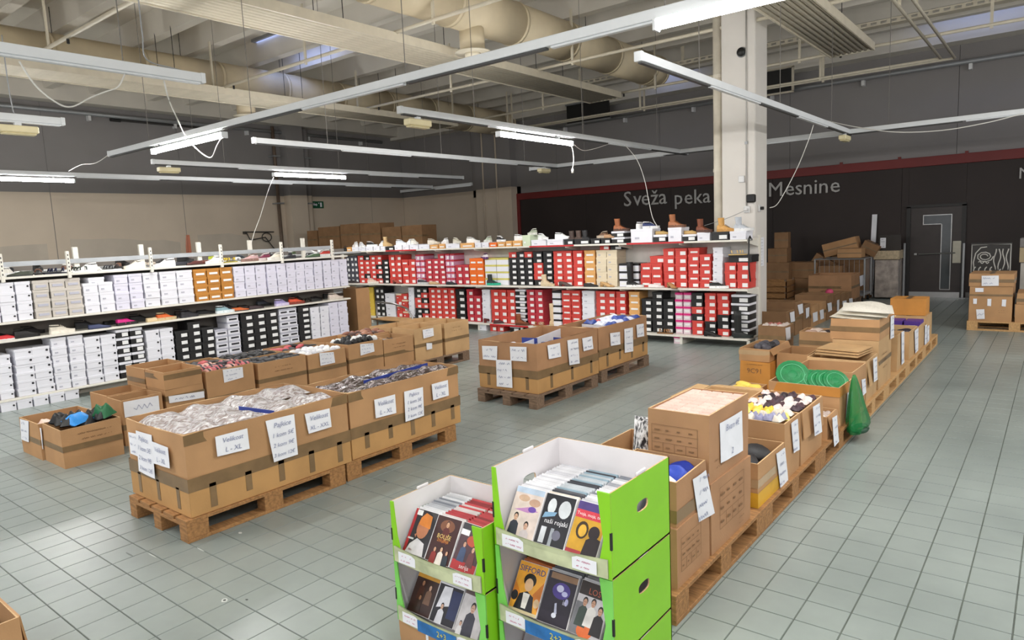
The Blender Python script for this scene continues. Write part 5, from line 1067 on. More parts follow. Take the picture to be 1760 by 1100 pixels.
def tray_display(label,x0,x1,y0,y1,z0,h,top,side,front,lipc,seed):
    cx,cy=(x0+x1)/2,(y0+y1)/2; t=thing('display_tray',label,'display tray',(cx,cy,z0),0,'cardboard film display trays'); a,b=(x1-x0)/2,(y1-y0)/2; th=.006; E=[side,DWH,CORR]; r=random.Random(seed)
    hs=h-.004; hole=[(0,hs*.62,.042,.02)]
    panel(lambda u,v,w:(a-w,u,v),-b,b,0,hs,th,hole).build('side_panel',E,t)
    panel(lambda u,v,w:(-a+w,-u,v),-b,b,0,hs,th,hole).build('side_panel',E,t)
    panel(lambda u,v,w:(u,b-w,v),-a,a,0,hs,th).build('back_panel',E,t)
    MB().box(-a,a,-b,b,0,.006).build('base_panel',DWH,t)
    # corner posts: folded front strips
    for s in (-1,1):
        MB().prism([(s*a,0),(s*(a-.06),0),(s*(a-.03),hs*.45),(s*(a-.05 if s>0 else a-.018),hs),(s*a,hs)],lambda u,v,w:(u,-b-.001-w,v),.006).build('corner_post',[front],t)
        MB().box(s*a-.004,s*a+.004,-b-.008,-b-.001,hs*.35,hs*.55).build('slot',BLACK,t)
    n=8; P=[]
    for k in range(n+1):
        u=-a+.012+(2*a-.024)*k/n; sag=.012*math.sin(math.pi*k/n); P.append([(u,-b-.012-sag,.004),(u,-b-.013-sag,.045),(u,-b-.013-sag*1.3,.072-sag*.6)])
    mb=MB(); mb.grid(P); mb.grid([[(p[0],p[1]+.005,p[2]) for p in row][::-1] for row in P]); lip=mb.build('front_lip',lipc,t)
    G=[mat('sticker_green_wear','8CBF3E',.6,var=.3,scale=14)]
    for s,w_ in ((-1,.10),(1,.10)):
        u=s*(a-.1) ; q=MB().box(-w_/2,w_/2,-.001,0,0,.048).build('price_label',PAPER,t,loc=(u,-b-.018-.004,.012)); q.rotation_euler=(0,0,0)
        sc=scribble(.09,.04,2,seed+s,.3).build('handwriting',INKP,q); sc.matrix_local=Matrix.Translation((0,-.002,.024))@Matrix.Rotation(math.pi/2,4,'X')
    if seed%2:
        q=MB().box(-.11,.11,-.001,0,0,.05).build('blue_sticker',mat('sticker_blue','2A6FB0',.5,var=.3,scale=14),t,loc=(.0,-b-.0285,.008))
        me=text_mesh('2+3',.035).copy(); me.materials.clear(); me.materials.append(mat('sticker_yellow','E0D040',.5)); o=put('sticker_text',me,q); o.matrix_local=Matrix.Translation((.03,-.002,.025))@Matrix.Rotation(math.pi/2,4,'X')
    # tabs on the rim
    for s in (-1,1): MB().box(s*(a-.008),s*a,-.035,.035,hs,hs+(.014 if top else .004),bev=.003).build('rim_tab',DWH,t)
    if top: MB().tube([(.12,b-.012,hs*.55),(.12,b-.012,hs*.72),(.132,b-.012,hs*.75),(.14,b-.012,hs*.72),(.14,b-.012,hs*.6)],.0016,5).build('wire_clip',STEEL,t)
    return t
DW,DH,DT=.135,.19,.0145
_DV=MB().box(-DW/2,DW/2,-DT/2,DT/2,0,DH,bev=.0015).mesh('dvd_case',BW)
def pm(c): return smat(c) if not isinstance(c,bpy.types.Material) else c
def cover(o,shapes,title=()):
    mats=[];mb=MB(); y=-DT/2-.0003; W,H=DW-.004,DH-.004
    def mi(c):
        m=mat('print_'+c,c,.3,var=.12,scale=22)
        if m not in mats: mats.append(m)
        return mats.index(m)
    X=lambda u:(u-.5)*W; Zf=lambda v:.002+v*H
    for s in shapes:
        y-=.00008
        if s[0]=='r': _,u0,u1,v0,v1,c=s; mb.add([(X(u0),y,Zf(v0)),(X(u1),y,Zf(v0)),(X(u1),y,Zf(v1)),(X(u0),y,Zf(v1))],[(0,1,2,3)],mi(c))
        elif s[0]=='e':
            _,u,v,ru,rv,c=s; n=16; mb.add([(X(u+ru*math.cos(2*math.pi*k/n)),y,Zf(v+rv*math.sin(2*math.pi*k/n))) for k in range(n)],[tuple(range(n))],mi(c))
        elif s[0]=='p': _,pts,c=s; mb.add([(X(u),y,Zf(v)) for u,v in pts],[tuple(range(len(pts)))],mi(c))
    me=bpy.data.meshes.new('cover'); me.from_pydata(mb.v,[],mb.f)
    for m in mats: me.materials.append(m)
    me.polygons.foreach_set('material_index',mb.m); c=put('cover',me,o)
    for txt,u,v,h,col in title:
        me=text_mesh(txt,1).copy(); xs=[q.co.x for q in me.vertices]; wd=max(xs)-min(xs); s=min(h*H*1.35,W*.92/wd); me.materials.clear(); me.materials.append(mat('print_'+col,col,.3)); q=put('title',me,c); q.matrix_local=Matrix.Translation((X(u),y-.0004,Zf(v)))@Matrix.Rotation(math.pi/2,4,'X')@Matrix.Scale(s,4)
def man(u,v,s,skin,hair,coat): # bust print
    return [('p',[(u-.3*s,v-.75*s),(u+.3*s,v-.75*s),(u+.24*s,v-.22*s),(u+.08*s,v-.12*s),(u-.08*s,v-.12*s),(u-.24*s,v-.22*s)],coat),('e',u,v+.03*s,.13*s,.125*s,hair),('e',u,v-.02*s,.105*s,.115*s,skin),('r',u-.06*s,u-.02*s,v-.01*s,v+.005*s,hair),('r',u+.02*s,u+.06*s,v-.01*s,v+.005*s,hair),('r',u-.04*s,u+.04*s,v-.08*s,v-.07*s,'7A3A34')]
CV={
 'L1':([('r',0,1,0,1,'2E2A30'),('r',0,.12,0,1,'A8282E'),('p',[(.1,0),(.9,0),(.8,.28),(.45,.36),(.2,.2)],'D8D4D8'),('e',.55,.6,.26,.24,'B8785A'),('p',[(.3,.66),(.85,.62),(.8,.9),(.5,.95),(.34,.82)],'D8823C'),('p',[(.36,.46),(.28,.42),(.36,.36)],'B8785A'),('r',.05,.3,.3,.34,'C8C8C8'),('r',.1,.34,.86,.98,'E8E8E8')],[('film',.3,.08,.05,'8A2A3A')]),
 'L2':([('r',0,1,0,1,'3A1614'),('e',.5,.8,.3,.14,'7A4A30')]+man(.5,.84,.55,'C89A78','4A2A20','5A1E1A')+man(.28,.27,.42,'D0A080','2A1A16','8A2A24')+man(.55,.3,.45,'D8B090','2A1A16','E0D8D0')+man(.8,.25,.4,'D0A080','3A2A20','26303A'),[('BOLJŠE',.5,.56,.10,'E8C87A'),('ŽIVLJENJE',.5,.47,.06,'D88A3A')]),
 'L3':([('r',0,1,0,1,'4A3038'),('r',0,1,.84,1,'2A2A30'),('r',.0,.35,.74,.86,'E4E4E4'),('e',.6,.66,.28,.12,'B04A30'),('r',0,1,0,.2,'B02A2E')]+man(.3,.56,.5,'C89A80','2A2226','3A4A6A')+man(.7,.5,.5,'D0A088','3A2A26','6A3A3A'),[('serija',.55,.1,.1,'E8D8D8')]),
 'l1':([('r',0,1,0,1,'3A2420'),('r',0,1,.78,1,'C8923A')]+man(.35,.68,.5,'A8785A','2A1A14','4A2A20')+man(.7,.62,.5,'C8A088','3A2A20','7A5A48')+man(.4,.36,.45,'A87858','2A1A14','3A2620'),[]),
 'l2':([('r',0,1,0,1,'26242C'),('r',0,1,.82,1,'E0E0E4'),('p',[(.1,.3),(.6,.4),(.55,.8),(.2,.78)],'DCDCE4'),('r',.6,1,.15,.75,'2A3258')]+man(.35,.36,.5,'D0A890','1E1A1C','D8D8E0'),[('film',.4,.9,.08,'3A3A44')]),
 'l3':([('r',0,1,0,1,'C8C4C6'),('r',0,1,.8,1,'5A4A48')]+man(.5,.56,.8,'C8A08A','26221F','3E3E4A')+man(.2,.18,.4,'D0A890','2A2220','E0DEE0'),[]),
 'R1':([('r',0,1,0,1,'D8C8C0'),('r',0,1,.88,1,'B8C8DC'),('e',.35,.78,.2,.07,'C8A890'),('e',.75,.72,.2,.08,'BE9A84'),('p',[(.1,.52),(.6,.62),(.95,.56),(.6,.5)],'B884B8'),('e',.72,.58,.14,.06,'6A4AA0')]+man(.24,.38,.6,'C8A08A','2A2628','3A3A4A')+man(.66,.24,.62,'C8A08A','26221F','C8BEC0'),[]),
 'R2':([('r',0,1,0,1,'26262C'),('e',.28,.76,.14,.16,'D8DCE0'),('e',.72,.74,.2,.18,'C8CCD0'),('p',[(.05,.5),(.45,.58),(.5,.66),(.1,.62)],'7FA6C4'),('r',.12,.3,.02,.34,'C8CCD2'),('r',.45,.56,.0,.34,'9AA0A8'),('e',.66,.22,.14,.1,'6A6A7A')],[('naši rojaki',.55,.46,.1,'E8E8EC')]),
 'R3':([('r',0,1,0,1,'C8982A'),('r',0,1,.84,1,'4A3A78'),('r',0,1,.68,.84,'C83A4A'),('e',.35,.46,.2,.17,'3A2A1A'),('e',.36,.45,.13,.12,'D8A83A'),('e',.74,.46,.18,.13,'2A2024'),('p',[(.5,0),(1,0),(1,.35),(.75,.4),(.55,.3)],'2A2226'),('r',0,.5,0,.07,'A83A40')],[('Tvoja, moja, tvoja',.5,.76,.09,'F0E4E4')]),
 'r1':([('r',0,1,0,1,'E8A43A'),('p',[(0,.2),(.3,.35),(.0,.6)],'D8842A'),('p',[(1,.1),(.7,.4),(1,.7)],'C87428')]+[('e',.5,.66,.22,.14,'1E1A18'),('e',.5,.57,.15,.13,'E0B890'),('p',[(.15,.05),(.85,.05),(.75,.36),(.5,.44),(.25,.36)],'26242A'),('p',[(.42,.1),(.58,.1),(.62,.4),(.38,.4)],'E8E4DC'),('e',.1,.3,.12,.1,'2A2A30'),('e',.9,.26,.1,.09,'D8B890'),('r',0,1,0,.06,'D8C8A0')],[('SIFFORD',.5,.86,.13,'2A4A8A')]),
 'r2':([('r',0,1,0,1,'26202E'),('r',.1,1,.86,.98,'8A6A50'),('e',.55,.66,.3,.16,'4A3A8A'),('e',.5,.7,.12,.07,'C8C8E8'),('e',.68,.62,.1,.05,'B8B8E0'),('p',[(.5,.2),(.58,.22),(.5,.42),(.44,.4)],'C0C4DC'),('e',.5,.18,.08,.05,'D8DCE8'),('e',.8,.48,.06,.07,'A8A8D0')],[('in',.75,.46,.1,'D8D8F0')]),
 'r3':([('r',0,1,0,1,'C8C4C8'),('r',0,1,.74,1,'2E2422'),('r',0,.3,.0,.6,'7A7A80'),('e',.48,.1,.26,.14,'E0703A')]+man(.28,.62,.62,'C89A80','2A2220','3E4A44')+man(.55,.64,.6,'C89A80','2A2220','E4E0DC')+man(.82,.54,.62,'C89A80','2A2220','2E2A2C'),[('LOST',.58,.83,.12,'B0604A')]),
 'q1':([('r',0,1,0,1,'8A8A92'),('r',.0,.5,.3,.4,'C02A3A'),('r',.3,.6,.46,.56,'C02A3A'),('e',.6,.75,.24,.2,'7A4A3A'),('e',.85,.55,.14,.16,'E4E0E0')],[('Čar',.25,.66,.1,'E0E0E4')]),
 'q2':([('r',0,1,0,1,'8FA0B4'),('e',.5,.62,.3,.26,'B86A2A'),('e',.5,.62,.2,.18,'4A2A1A'),('r',0,1,0,.2,'5A6A80')],[]),
 'q3':([('r',0,1,0,1,'4A2A34'),('e',.5,.6,.3,.2,'7A3A4A'),('r',0,1,.8,1,'3A2240')],[])}
def dvds(x0,x1,y0,y1,z0,covers,nback,where,cols3,tilt=34,seed=0,cw=None):
    r=random.Random(seed); w=.1385; pitch=.0175
    for c in range(3):
        X=x0+.022+w*(c+.5)
        for k in range(nback if isinstance(nback,int) else nback[c]):
            col='E4E2E4' if k==0 else cols3[c][r.randrange(len(cols3[c]))]
            y=y0+.028+k*pitch; 
            if y+DH*math.sin(R(tilt))>y1-.006: break
            tl=tilt+r.uniform(-1,1); 
            o=put('dvd_case',_DV,None,(X+r.uniform(-.002,.002),y,z0+.034),(-R(tl),0,r.uniform(-.01,.01)+(-.04 if c==2 else .02)),smat(col))
            tag(o,'%s film case, %s from front, %s column, %s'%('pale' if k==0 else ('red' if col in('A83038','B83A40','8A2228') else cname(col)),ordn(k+1),('left','middle','right')[c],where),'film case','film cases in the display trays')
            if k==0: cover(o,*CV[covers[c]])
GY=['C8C8CC','B4B6BC','9A9CA4','D4D4D8','7A7E88','E0E0E4']; LG=['CFCFD3','D8D8DC','C4C4CA','DEDEE2']; MX=['8FA6B4','B8BEC4','5A5A60','D8CFC4','3A3C44','A8A8B0','C8BEB0']; RD=['A83038','B83A40','8A2228','C8C0C0']
D1=(-1.655,-1.14,1.906,2.345); D2=(-2.187,-1.672,1.85,2.215)
for k in range(3):
    tray_display('lime display tray, %s of the taller right-hand stack'%['bottom','middle','top'][k],*D1,.31*k,.31,k==2,LIME,LIME if k==2 else LIMED,DGR,10+k)
    dvds(*D1,.31*k,[('q1','q2','q3'),('r1','r2','r3'),('R1','R2','R3')][k],(6,6,6) if k<2 else (19,19,19),'%s tray of taller stack'%['bottom','middle','top'][k],[LG,MX,GY] if k==2 else [['C8762A','D88A3A','B0602A'],GY,LG],seed=30+k)
for k in range(2):
    tray_display('lime display tray, %s of the lower left-hand stack'%['bottom','top'][k],*D2,.16+.27*k,.27,k==1,LIME,LIME if k==1 else LIMED,DGR,21+k)
    dvds(*D2,.16+.27*k,[('l1','l2','l3'),('L1','L2','L3')][k],(6,6,6) if k==0 else (15,15,15),'%s tray of lower stack'%['bottom','top'][k],[GY,RD,RD] if k else [GY,GY,GY],seed=40+k)
t=carton('low strapped carton under the lower display stack',-2.19,-1.67,1.86,2.21,0,.158,CARD,open=False,seed=120,group='loose cartons',prints=[('N',-1.85,.09,.3,.07,'2')])
MB().add([(-.10,-.18,0),(-.085,-.18,0),(-.085,-.18,.1605),(-.10,-.18,.1605),(-.10,.178,.1605),(-.085,.178,.1605)],[(0,1,2,3),(3,2,5,4)]).build('strap',PAPER,t)
# ================================================================== FAR WALL THINGS
YW=YF
def lettering(txt,pxl,pxr,pyb,label,h=.36):
    a=ony(pxl,pyb,YW-.03); b=ony(pxr,pyb,YW-.03); me=text_mesh(txt,1); xs=[v.co.x for v in me.vertices]; s=(b.x-a.x)/(max(xs)-min(xs))
    z=a.z; t=thing('wall_lettering',label,'lettering',(a.x,YW-.02,z)); cur=0
    LM=mat('lettering_pale','B9B7B4',.5)
    c=bpy.data.curves.new('w','FONT'); 
    # letter positions from cumulative prefixes
    def wd(s_): 
        m=text_mesh(s_+'|',1); x=[v.co.x for v in m.vertices]; return max(x)-min(x)
    base=wd('')
    for i,ch in enumerate(txt):
        if ch==' ': continue
        me=text_mesh(ch,1).copy(); me.materials.clear(); me.materials.append(LM); xv=[v.co.x for v in me.vertices]; w0=max(xv)-min(xv); x0=wd(txt[:i])-base if i else 0
        bm=bmesh.new(); bm.from_mesh(me); rr=bmesh.ops.extrude_face_region(bm,geom=bm.faces[:]); bmesh.ops.translate(bm,verts=[v for v in rr['geom'] if isinstance(v,bmesh.types.BMVert)],vec=(0,0,.05)); bmesh.ops.recalc_face_normals(bm,faces=bm.faces); bm.to_mesh(me); bm.free()
        o=put('letter',me,t); o.matrix_local=Matrix.Translation(((x0+w0/2-0)*s,0,.0))@Matrix.Rotation(math.pi/2,4,'X')@Matrix.Scale(s,4)
        yb=min(v.co.y for v in me.vertices)
        desc=-.21 if ch in 'pgjy' else 0
        o.matrix_local=Matrix.Translation(((x0+w0/2)*s,0,(-yb+desc)*s))@Matrix.Rotation(math.pi/2,4,'X')@Matrix.Scale(s,4)
lettering('Sveža',1073,1144,355,'pale letters reading Sveža on the black wall')
lettering('peka',1160,1219,352,'pale letters reading peka on the black wall')
lettering('Mesnine',1322,1441,338,'pale letters reading Mesnine right of the column')
lettering('N',1752,1773,307,'pale letter cut off at the right picture edge')
# door
DX0,DX1=-2.65,-1.62; d=thing('door_1','dark brown door with an angular glass strip and push bar',None,((DX0+DX1)/2,YW-.01,0),kind='structure'); a=(DX1-DX0)/2
DBR=mat('door_brown','2E2422',.45,var=.1); MB().box(-a,a,.0,.05,.0,1.96,bev=.004).build('door_leaf',DBR,d)
for s in (-1,1): MB().box(s*a-.04,s*a+.04,-.03,.06,0,1.99).build('door_frame',mat('frame_black','191514',.5),d)
MB().box(-a-.04,a+.04,-.03,.06,1.96,2.02).build('door_frame',mat('frame_black','191514',.5),d)
GL=mat('door_glass','3A4044',.1,spec=.8)
for q in ((-.22,.12,1.6,1.78),(.12,.28,.2,1.78)): MB().box(q[0],q[1],-.006,0,q[2],q[3]).build('glass_pane',GL,d)
for q in ((-.24,.30,1.78,1.795),(.285,.30,.18,1.78),(.11,.30,.17,.185),(.105,.12,.18,1.6),(-.24,.12,1.585,1.6),(-.24,-.225,1.6,1.78)): MB().box(q[0],q[1],-.014,-.006,q[2],q[3]).build('glazing_bead',STEEL,d)
MB().tube([(-.30,-.07,.95),(.38,-.07,.97)],.014,8).build('push_bar',STEEL,d); MB().box(-.39,-.34,-.02,0,.93,.97).build('latch',STEEL,d)
MB().box(.33,.48,-.05,0,.75,1.22,bev=.006).build('lock_plate',mat('lock_cream','BDB8A8',.5),d); MB().box(-a+.03,a-.03,-.01,0,.0,.12).build('kick_plate',STEEL,d); MB().box(-a+.01,-a+.04,-.02,0,1.62,1.8).build('hinge',STEEL,d)
for k,px in enumerate((1555,1657)):
    p=ony(px,418,YW-.15); t=thing('bumper_post',['slim grey post left of the dark door','slim grey post right of the dark door'][k],'post',(p.x,YW-.15,0)); MB().box(-.02,.02,-.02,.02,0,p.z,bev=.004).build('post',GREYM,t); MB().box(-.06,.06,-.06,.06,0,.02).build('foot_plate',GREYM,t)
# marble pier, notice
MARB=mat('marble','A79C94',.35,var=.3,scale=7,detail=8); t=thing('marble_counter','marble clad counter end beside the dark door','counter',(-2.97,16.9,0))
MB().box(-.23,.23,0,.5,.03,.86,bev=.01).build('body',MARB,t); MB().box(-.26,.25,-.03,.5,.87,1.06,bev=.01).build('stone_top',mat('stone_cream','BBA98C',.6,var=.2,scale=20),t); MB().box(-.18,.25,.1,.14,1.06,1.4).build('glass_screen',mat('screen_dark','4A4644',.15,alpha=.75),t)
q=MB().box(-.15,-.04,.09,.1,1.12,1.34).build('notice',PAPER,t); s=scribble(.1,.2,4,3,.25).build('print',INKD,q); s.matrix_local=Matrix.Translation((-.095,.088,1.23))@Matrix.Rotation(math.pi/2,4,'X')
# roll cage
t=thing('roll_cage','grey wire roll cage in front of the black wall','roll cage',(-3.75,16.45,0)); a,b,h=.5,.33,.93; wire=MB().tube([(0,0,0),(0,0,h-.2)],.004,5).mesh('wire',GREYM); 
for sx in (-1,1):
    for sy in (-1,1): MB().tube([(sx*a,sy*b,.1),(sx*a,sy*b,h)],.018,8).build('corner_post',GREYM,t); MB().tube([(sx*a*.9-.02,sy*b*.9,.05),(sx*a*.9+.02,sy*b*.9,.05)],.05,12).build('caster',BLACK,t)
for z in (.18,h):
    for s in (-1,1): MB().tube([(-a,s*b,z),(a,s*b,z)],.014,6).build('rail',GREYM,t); MB().tube([(s*a,-b,z),(s*a,b,z)],.014,6).build('rail',GREYM,t)
for k in range(1,10): put('wire',wire,t,(-a+2*a*k/10,-b,.18))
for k in range(1,6): put('wire',wire,t,(a,-b+2*b*k/6,.18))
MB().box(-a,a,-b,b,.14,.17).build('base',GREYM,t)
GB='cartons piled by the black wall'
carton('large open carton with a white sign on a pallet by the cage',-4.13,-3.30,15.2,15.95,.144,.65,CARDR,signs=[('R',zq(1310,370,.20917,[(795,500),(830,488),(832,570),(800,585)]),None,0)],tapes=[(.45,.05,TAPE)],seed=130,group=GB)
pallet('pallet under the large open carton by the cage',-3.3,15.0,WOODD)
def tcart(label,px,py,w,d,h,Y,z,rot,m=CARD3,seed=0):
    p=ony(px,py,Y); t=thing('carton',label,'carton',(p.x,Y,z),0,GB); t.rotation_euler=rot
    MB().box(-w/2,w/2,-d/2,d/2,0,h,bev=.005).build('body',m,t); MB().box(-.03,.03,-d/2-.002,d/2+.002,h,h+.002).build('tape',TAPE,t); MB().box(-w/2,w/2,-d/2-.002,-d/2,h*.45,h*.55).build('tape',TAPE,t)
tc=[('lowest carton of the dark pile right of the column',1345,505,.5,.5,.45,16.3,0),('second carton of the dark pile right of the column',1342,470,.5,.45,.42,16.3,.45),('third carton of the dark pile right of the column',1340,430,.42,.4,.32,16.35,.87),('topmost carton of the dark pile right of the column',1345,400,.3,.35,.36,16.4,1.19)]
for k,(l,px,py,w_,d_,h_,Y,z) in enumerate(tc): tcart(l,px,py,w_,d_,h_,Y,z,(0,0,.08*k-.1),CARD3,k)
tcart('wide brown carton at the foot of the pile',1388,505,.55,.5,.5,16.55,0,(0,0,.05)); tcart('brown carton lying on the wide one',1387,460,.58,.45,.36,16.5,.5,(0,0,-.03)); tcart('carton tipped against the black wall',1408,455,.5,.4,.35,16.95,.62,(0,R(32),.1))
tcart('carton supporting the tipped one',1407,500,.5,.4,.6,17.05,0,(0,0,.0)); 
tcart('pale carton tilted on top of the cage',1450,420,.72,.4,.3,16.95,1.02,(0,-R(14),.0),CARD); tcart('small carton lying across the cage top',1463,440,.48,.38,.2,16.42,.95,(0,0,0),CARD); tcart('carton slanting down at the right of the cage top',1492,425,.34,.36,.26,17.0,1.0,(0,R(28),0),CARD3); tcart('carton standing inside the cage',1430,480,.5,.45,.6,16.45,.18,(0,0,0),CARD3); tcart('carton behind the cage carrying the tilted ones',1464,470,.78,.36,.98,17.1,0,(0,0,0),CARD3)
p=ony(1498,420,17.3); slab('white_plank','white plank leaning on the black wall','plank',[(p.x-.05,17.28,0),(p.x+.05,17.28,0),(p.x+.08,17.42,1.86),(p.x-.02,17.42,1.86)],.03,PAPER)
t=thing('wooden_crate','slatted wooden crate at the foot of the white column','crate',(-4.85,15.4,0))
for k in range(4):
    MB().box(-.35,.3,-.3,-.28,.03+k*.13,.13+k*.13).build('slat',WOOD,t); MB().box(.28,.3,-.3,.3,.03+k*.13,.13+k*.13).build('slat',WOOD,t); MB().box(-.35,.3,.28,.3,.03+k*.13,.13+k*.13).build('slat',WOOD,t)
for sx in (-.33,.27):
    for sy in (-.27,.27): MB().box(sx-.02,sx+.02,sy-.02,sy+.02,0,.56).build('corner_post',WOODD,t)
MB().box(-.35,.3,-.3,.3,.0,.03).build('base',WOOD,t)
# background carton row with signs
W4=lambda pts:zq(1310,370,.20917,pts); xb=-3.23
for k,(y0,y1,z1,s,m) in enumerate([(10.72,11.12,.42,[(222,800),(258,788),(262,870),(230,880)],CARD3),(11.16,11.56,.52,[(285,738),(328,725),(332,800),(300,815)],CARD3),(11.6,12.02,.42,[(352,765),(382,755),(378,830),(355,848)],CARD3),(12.06,12.5,.36,[(410,805),(448,790),(450,862),(415,880)],CARD),(12.54,12.98,.36,[(468,782),(500,770),(502,845),(475,858)],CARD),(13.05,13.5,.45,[(530,725),(565,715),(568,780),(538,795)],CARD3),(13.56,13.98,.42,[(610,700),(628,692),(626,780),(610,790)],CARD3),(14.02,14.42,.38,[(655,705),(688,698),(690,765),(660,775)],CARD3),(14.46,14.9,.36,[(708,685),(738,680),(742,745),(712,755)],CARD3)]):
    carton('%s signed carton from the column in the background row'%ordn(k+1),xb-.55,xb,y0,y1,0,z1,m,signs=[('R',W4(s),None,0)],tapes=[(.45,.05,TAPE)],seed=140+k,group='signed background cartons')
    fill((xb-.5,xb-.04,y0+.04,y1-.04),z1-.08,2,2,['2A2426','3A3432','8A7A70'],'item in %s background carton'%ordn(k+1),'items in background cartons','item','small_pack','pack',seed=200+k)
o=put('flower',_BL[3],None,(xb-.1,13.62,.46),None,smat('D8507A')); o.scale=(.07,.07,.06); tag(o,'pink flower ball sticking out of a background carton','flower')
# right pallet pair
yp=12.62
pallet('pale pallet carrying the labelled cartons by the door',-.09,yp-.2,WOODP,rz=math.pi/2)
G8=lambda pts:zq(1640,380,.19078,pts)
carton('tall labelled carton on the pallet by the door',-1.07,-.53,yp+.02,yp+.7,.144,.68,CARD,open=False,signs=[('N',G8([(190,602),(265,602),(265,638),(190,638)]),None,0),('N',G8([(172,698),(206,698),(204,746),(172,744)]),None,0),('N',G8([(300,700),(336,700),(332,766),(298,762)]),None,0),('N',G8([(432,706),(470,706),(465,770),(428,766)]),None,0),('N',G8([(198,795),(272,793),(276,880),(205,882)]),None,1)],tapes=[(.72,.03,TAPE)],prints=[('N',-.66,.3,.1,.06,'2')],seed=150,group='cartons on the far right pallets',top_seam=False)
carton('taped lid carton with a white label on the tall one',-1.08,-.52,yp+.01,yp+.7,.682,.87,CARD,open=False,signs=[('N',G8([(248,492),(402,490),(402,582),(248,584)]),None,2)],tapes=[(.3,.05,TAPE)],seed=151,group='cartons on the far right pallets')
carton('lower carton at the right picture edge',-.49,.1,yp+.02,yp+.7,.144,.42,CARD,open=False,tapes=[(.8,.05,TAPE)],seed=152,group='cartons on the far right pallets',top_seam=False); carton('upper carton at the right picture edge',-.48,.1,yp+.02,yp+.7,.422,.58,CARD,open=False,seed=153,group='cartons on the far right pallets',tapes=[(.2,.05,TAPE)])
# swirl board
y=yp+.95; a=ony(1667,470,y); b=ony(1740,416,y); t=thing('swirl_board','black board with white swirling lines behind the labelled carton','board',((a.x+b.x)/2,y,0)); h0=(b.x-a.x)/2; zt=b.z
MB().box(-h0,h0,0,.03,0.0,zt,bev=.004).build('board',mat('board_black','1C1816',.5),t); SW=mat('swirl_white','BDBBB6',.6); r=random.Random(3); g=MB()
def stroke(P,name='swirl_line'): MB().tube([(u*h0,-.004,zt-.62+.6*v) for u,v in P],.009,5).build(name,SW,t,True)
stroke([(-.95,.02),(-.95,.98),(.95,.98),(.95,.02)],'border_line')
stroke([(-.3+(.12+.035*k/3)*math.cos(k*.7)*1.3,.66+(.05+.018*k/3)*math.sin(k*.7)) for k in range(19)]); stroke([(-.6+.04*k+.0,.5+.03*math.sin(k)) for k in range(14)]); 
for u in (-.75,-.5,-.2,.05): stroke([(u+.08*math.sin(k*1.1),.08+.05*k) for k in range(7)])
for u in (.2,.42,.62,.8): stroke([(u+.06*math.sin(k*.9+u*9),.3+.08*k) for k in range(8)])
stroke([(.0,.3),(.15,.2),(.35,.2),(.5,.32)]); stroke([(-.8,.3),(-.85,.5),(-.75,.75),(-.5,.9),(-.2,.92)])
t=thing('white_unit','white and cream counter unit at the right picture edge','counter',(.1,14.0,0)); MB().box(-.6,.6,0,.5,0,.95).build('body',mat('unit_white','BDB8B0',.6),t); MB().box(-.62,.62,-.02,.5,.96,1.2).build('cream_band',mat('unit_cream','B7A583',.6),t); MB().box(-.62,.62,-.02,.5,1.21,1.35).build('grey_top',mat('unit_grey','7A7674',.5),t)
# ================================================================== BACK LEFT THINGS
e=onx(545,352,XL+.03); t=thing('exit_sign','small green exit sign on the beige wall','exit sign',(XL+.03,e.y,e.z)); MB().box(-.02,.02,-.24,.24,-.11,.11,bev=.004).build('panel',mat('exit_green','0E5A3A',.5),t)
MB().prism([(-.16,-.02),(-.05,-.02),(-.05,-.05),(0,0),(-.05,.05),(-.05,.02),(-.16,.02)],lambda u,v,w:(.0205+w,u,v),.002).build('arrow',PAPER,t); MB().box(.02,.0225,.1,.17,-.07,.07).build('door_symbol',PAPER,t); MB().tube([(.022,.05,.05),(.024,.05,.05)],.02,10).build('running_figure',PAPER,t)
a=onx(198,206,XL+.05); b=onx(346,221,XL+.05); t=thing('curtain_rod','thin dark rod fixed high on the left wall','rod',(XL+.06,a.y,a.z)); MB().tube([(0,0,0),(0,b.y-a.y,0)],.03,8).build('rod',mat('rod_dark','3A3836',.5),t); MB().tube([(0,-.12,0),(0,.12,0)],.05,8).build('end_cap',BLACK,t); 
for k in (.4,.98): MB().box(-.06,.0,(b.y-a.y)*k-.02,(b.y-a.y)*k+.02,-.02,.06).build('bracket',BLACK,t)
a=onx(318,404,-12.5); t=thing('wooden_pole','reddish wooden pole standing behind the left racks','pole',(-12.5,a.y,0)); MB().tube([(0,0,0),(0,.04,a.z-.2),(0,.05,a.z)],[.05,.045,.03],10).build('pole',mat('pole_red','8A4A2E',.6),t); MB().tube([(0,0,0),(0,0,.03)],.12,12).build('foot',BLACK,t)
p=onx(450,405,XL+.1); t=thing('wall_rack','thin wire wall bracket left of the wall pillar','bracket',(XL+.02,p.y,p.z))
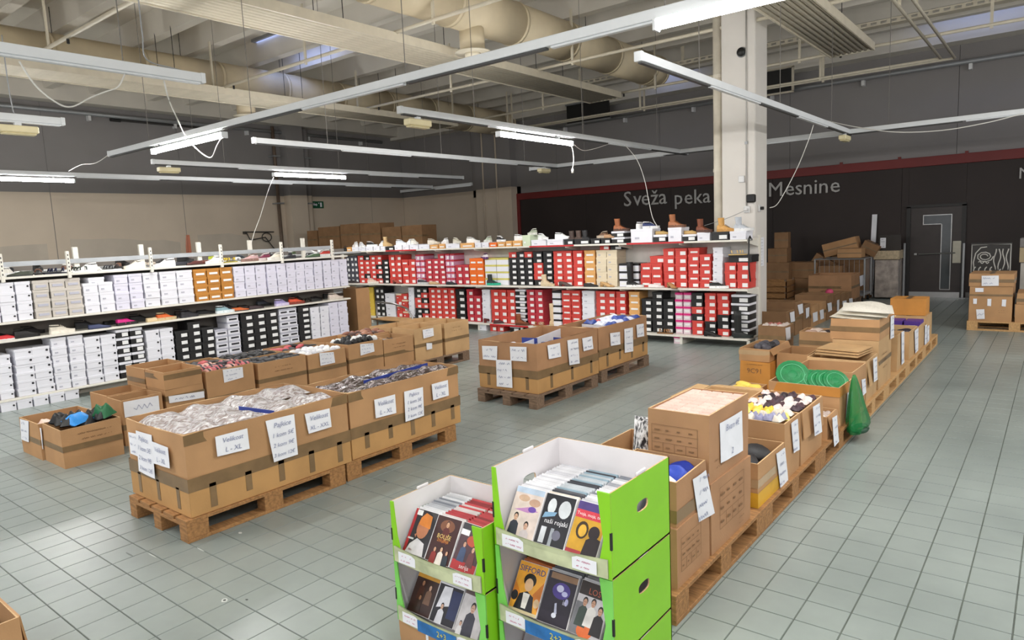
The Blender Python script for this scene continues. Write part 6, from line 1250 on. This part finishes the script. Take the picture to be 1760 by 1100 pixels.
DK=mat('rod_dark','3A3836',.5); MB().tube([(0,-.55,.1),(.1,-.5,.12),(.1,.4,.1)],.018,6).build('bar',DK,t); MB().tube([(.1,-.5,.1),(.1,-.4,-.12),(.1,.1,-.05),(.1,.4,-.45)],.018,6).build('hook',DK,t); MB().tube([(.1,.15+.16*math.cos(k*.5),-.05+.13*math.sin(k*.5)) for k in range(14)],.016,6).build('hose_loop',DK,t); MB().box(0,.1,-.56,-.5,.06,.14).build('mount',DK,t)
# carton stacks behind the racks
GBk='brown cartons behind the racks'
for k,(px0,px1,pyt,Y,l) in enumerate([(527,545,397,12.3,'darkest narrow carton stack behind the racks'),(546,583,391,12.2,'left brown carton stack behind the racks'),(584,617,386,12.1,'second brown carton stack behind the racks'),(618,653,385,12.1,'tallest brown carton stack behind the racks'),(656,689,391,12.0,'fourth brown carton stack behind the racks'),(690,725,388,12.0,'rightmost brown carton stack behind the racks')]):
    a=ony(px0,pyt,Y); b=ony(px1,pyt,Y); n=4; h=a.z/n
    for i in range(n): carton('%s, %s up'%(l,ordn(i+1)),a.x+.01,b.x-.01,Y,Y+.5,h*i,h*(i+1)-.003,CARD3,open=False,tapes=[(.45,.05,TAPE)],seed=160+k*5+i,group=GBk,top_seam=(i==n-1))
# table trolley by the racks' corner
p=ony(600,560,8.6); t=thing('cart_frame','curved metal cart frame at the corner of the two racks','cart',(-10.2,8.6,0)); x1=1.1
MB().tube([(0,0,.62),(.5,0,.6),(.85,0,.52),(.98,0,.36),(1.0,0,.05)],.018,8).build('handle_tube',STEEL,t,True); MB().tube([(0,0,.05),(0,0,.62)],.018,8).build('post',STEEL,t,True); MB().box(0,1.0,-.2,.2,.05,.08).build('deck',WOODP,t); MB().box(.05,.95,-.18,.18,.30,.32).build('shelf',WOODP,t)
for sx in (.08,.92):
    for sy in (-.18,.18): MB().tube([(sx,sy-.015,.025),(sx,sy+.015,.025)],.025,10).build('wheel',BLACK,t)
carton('tall narrow carton at the corner of the two racks',-10.14,-9.78,7.8,8.1,0,.95,CARD,open=False,seed=190,group='loose cartons')
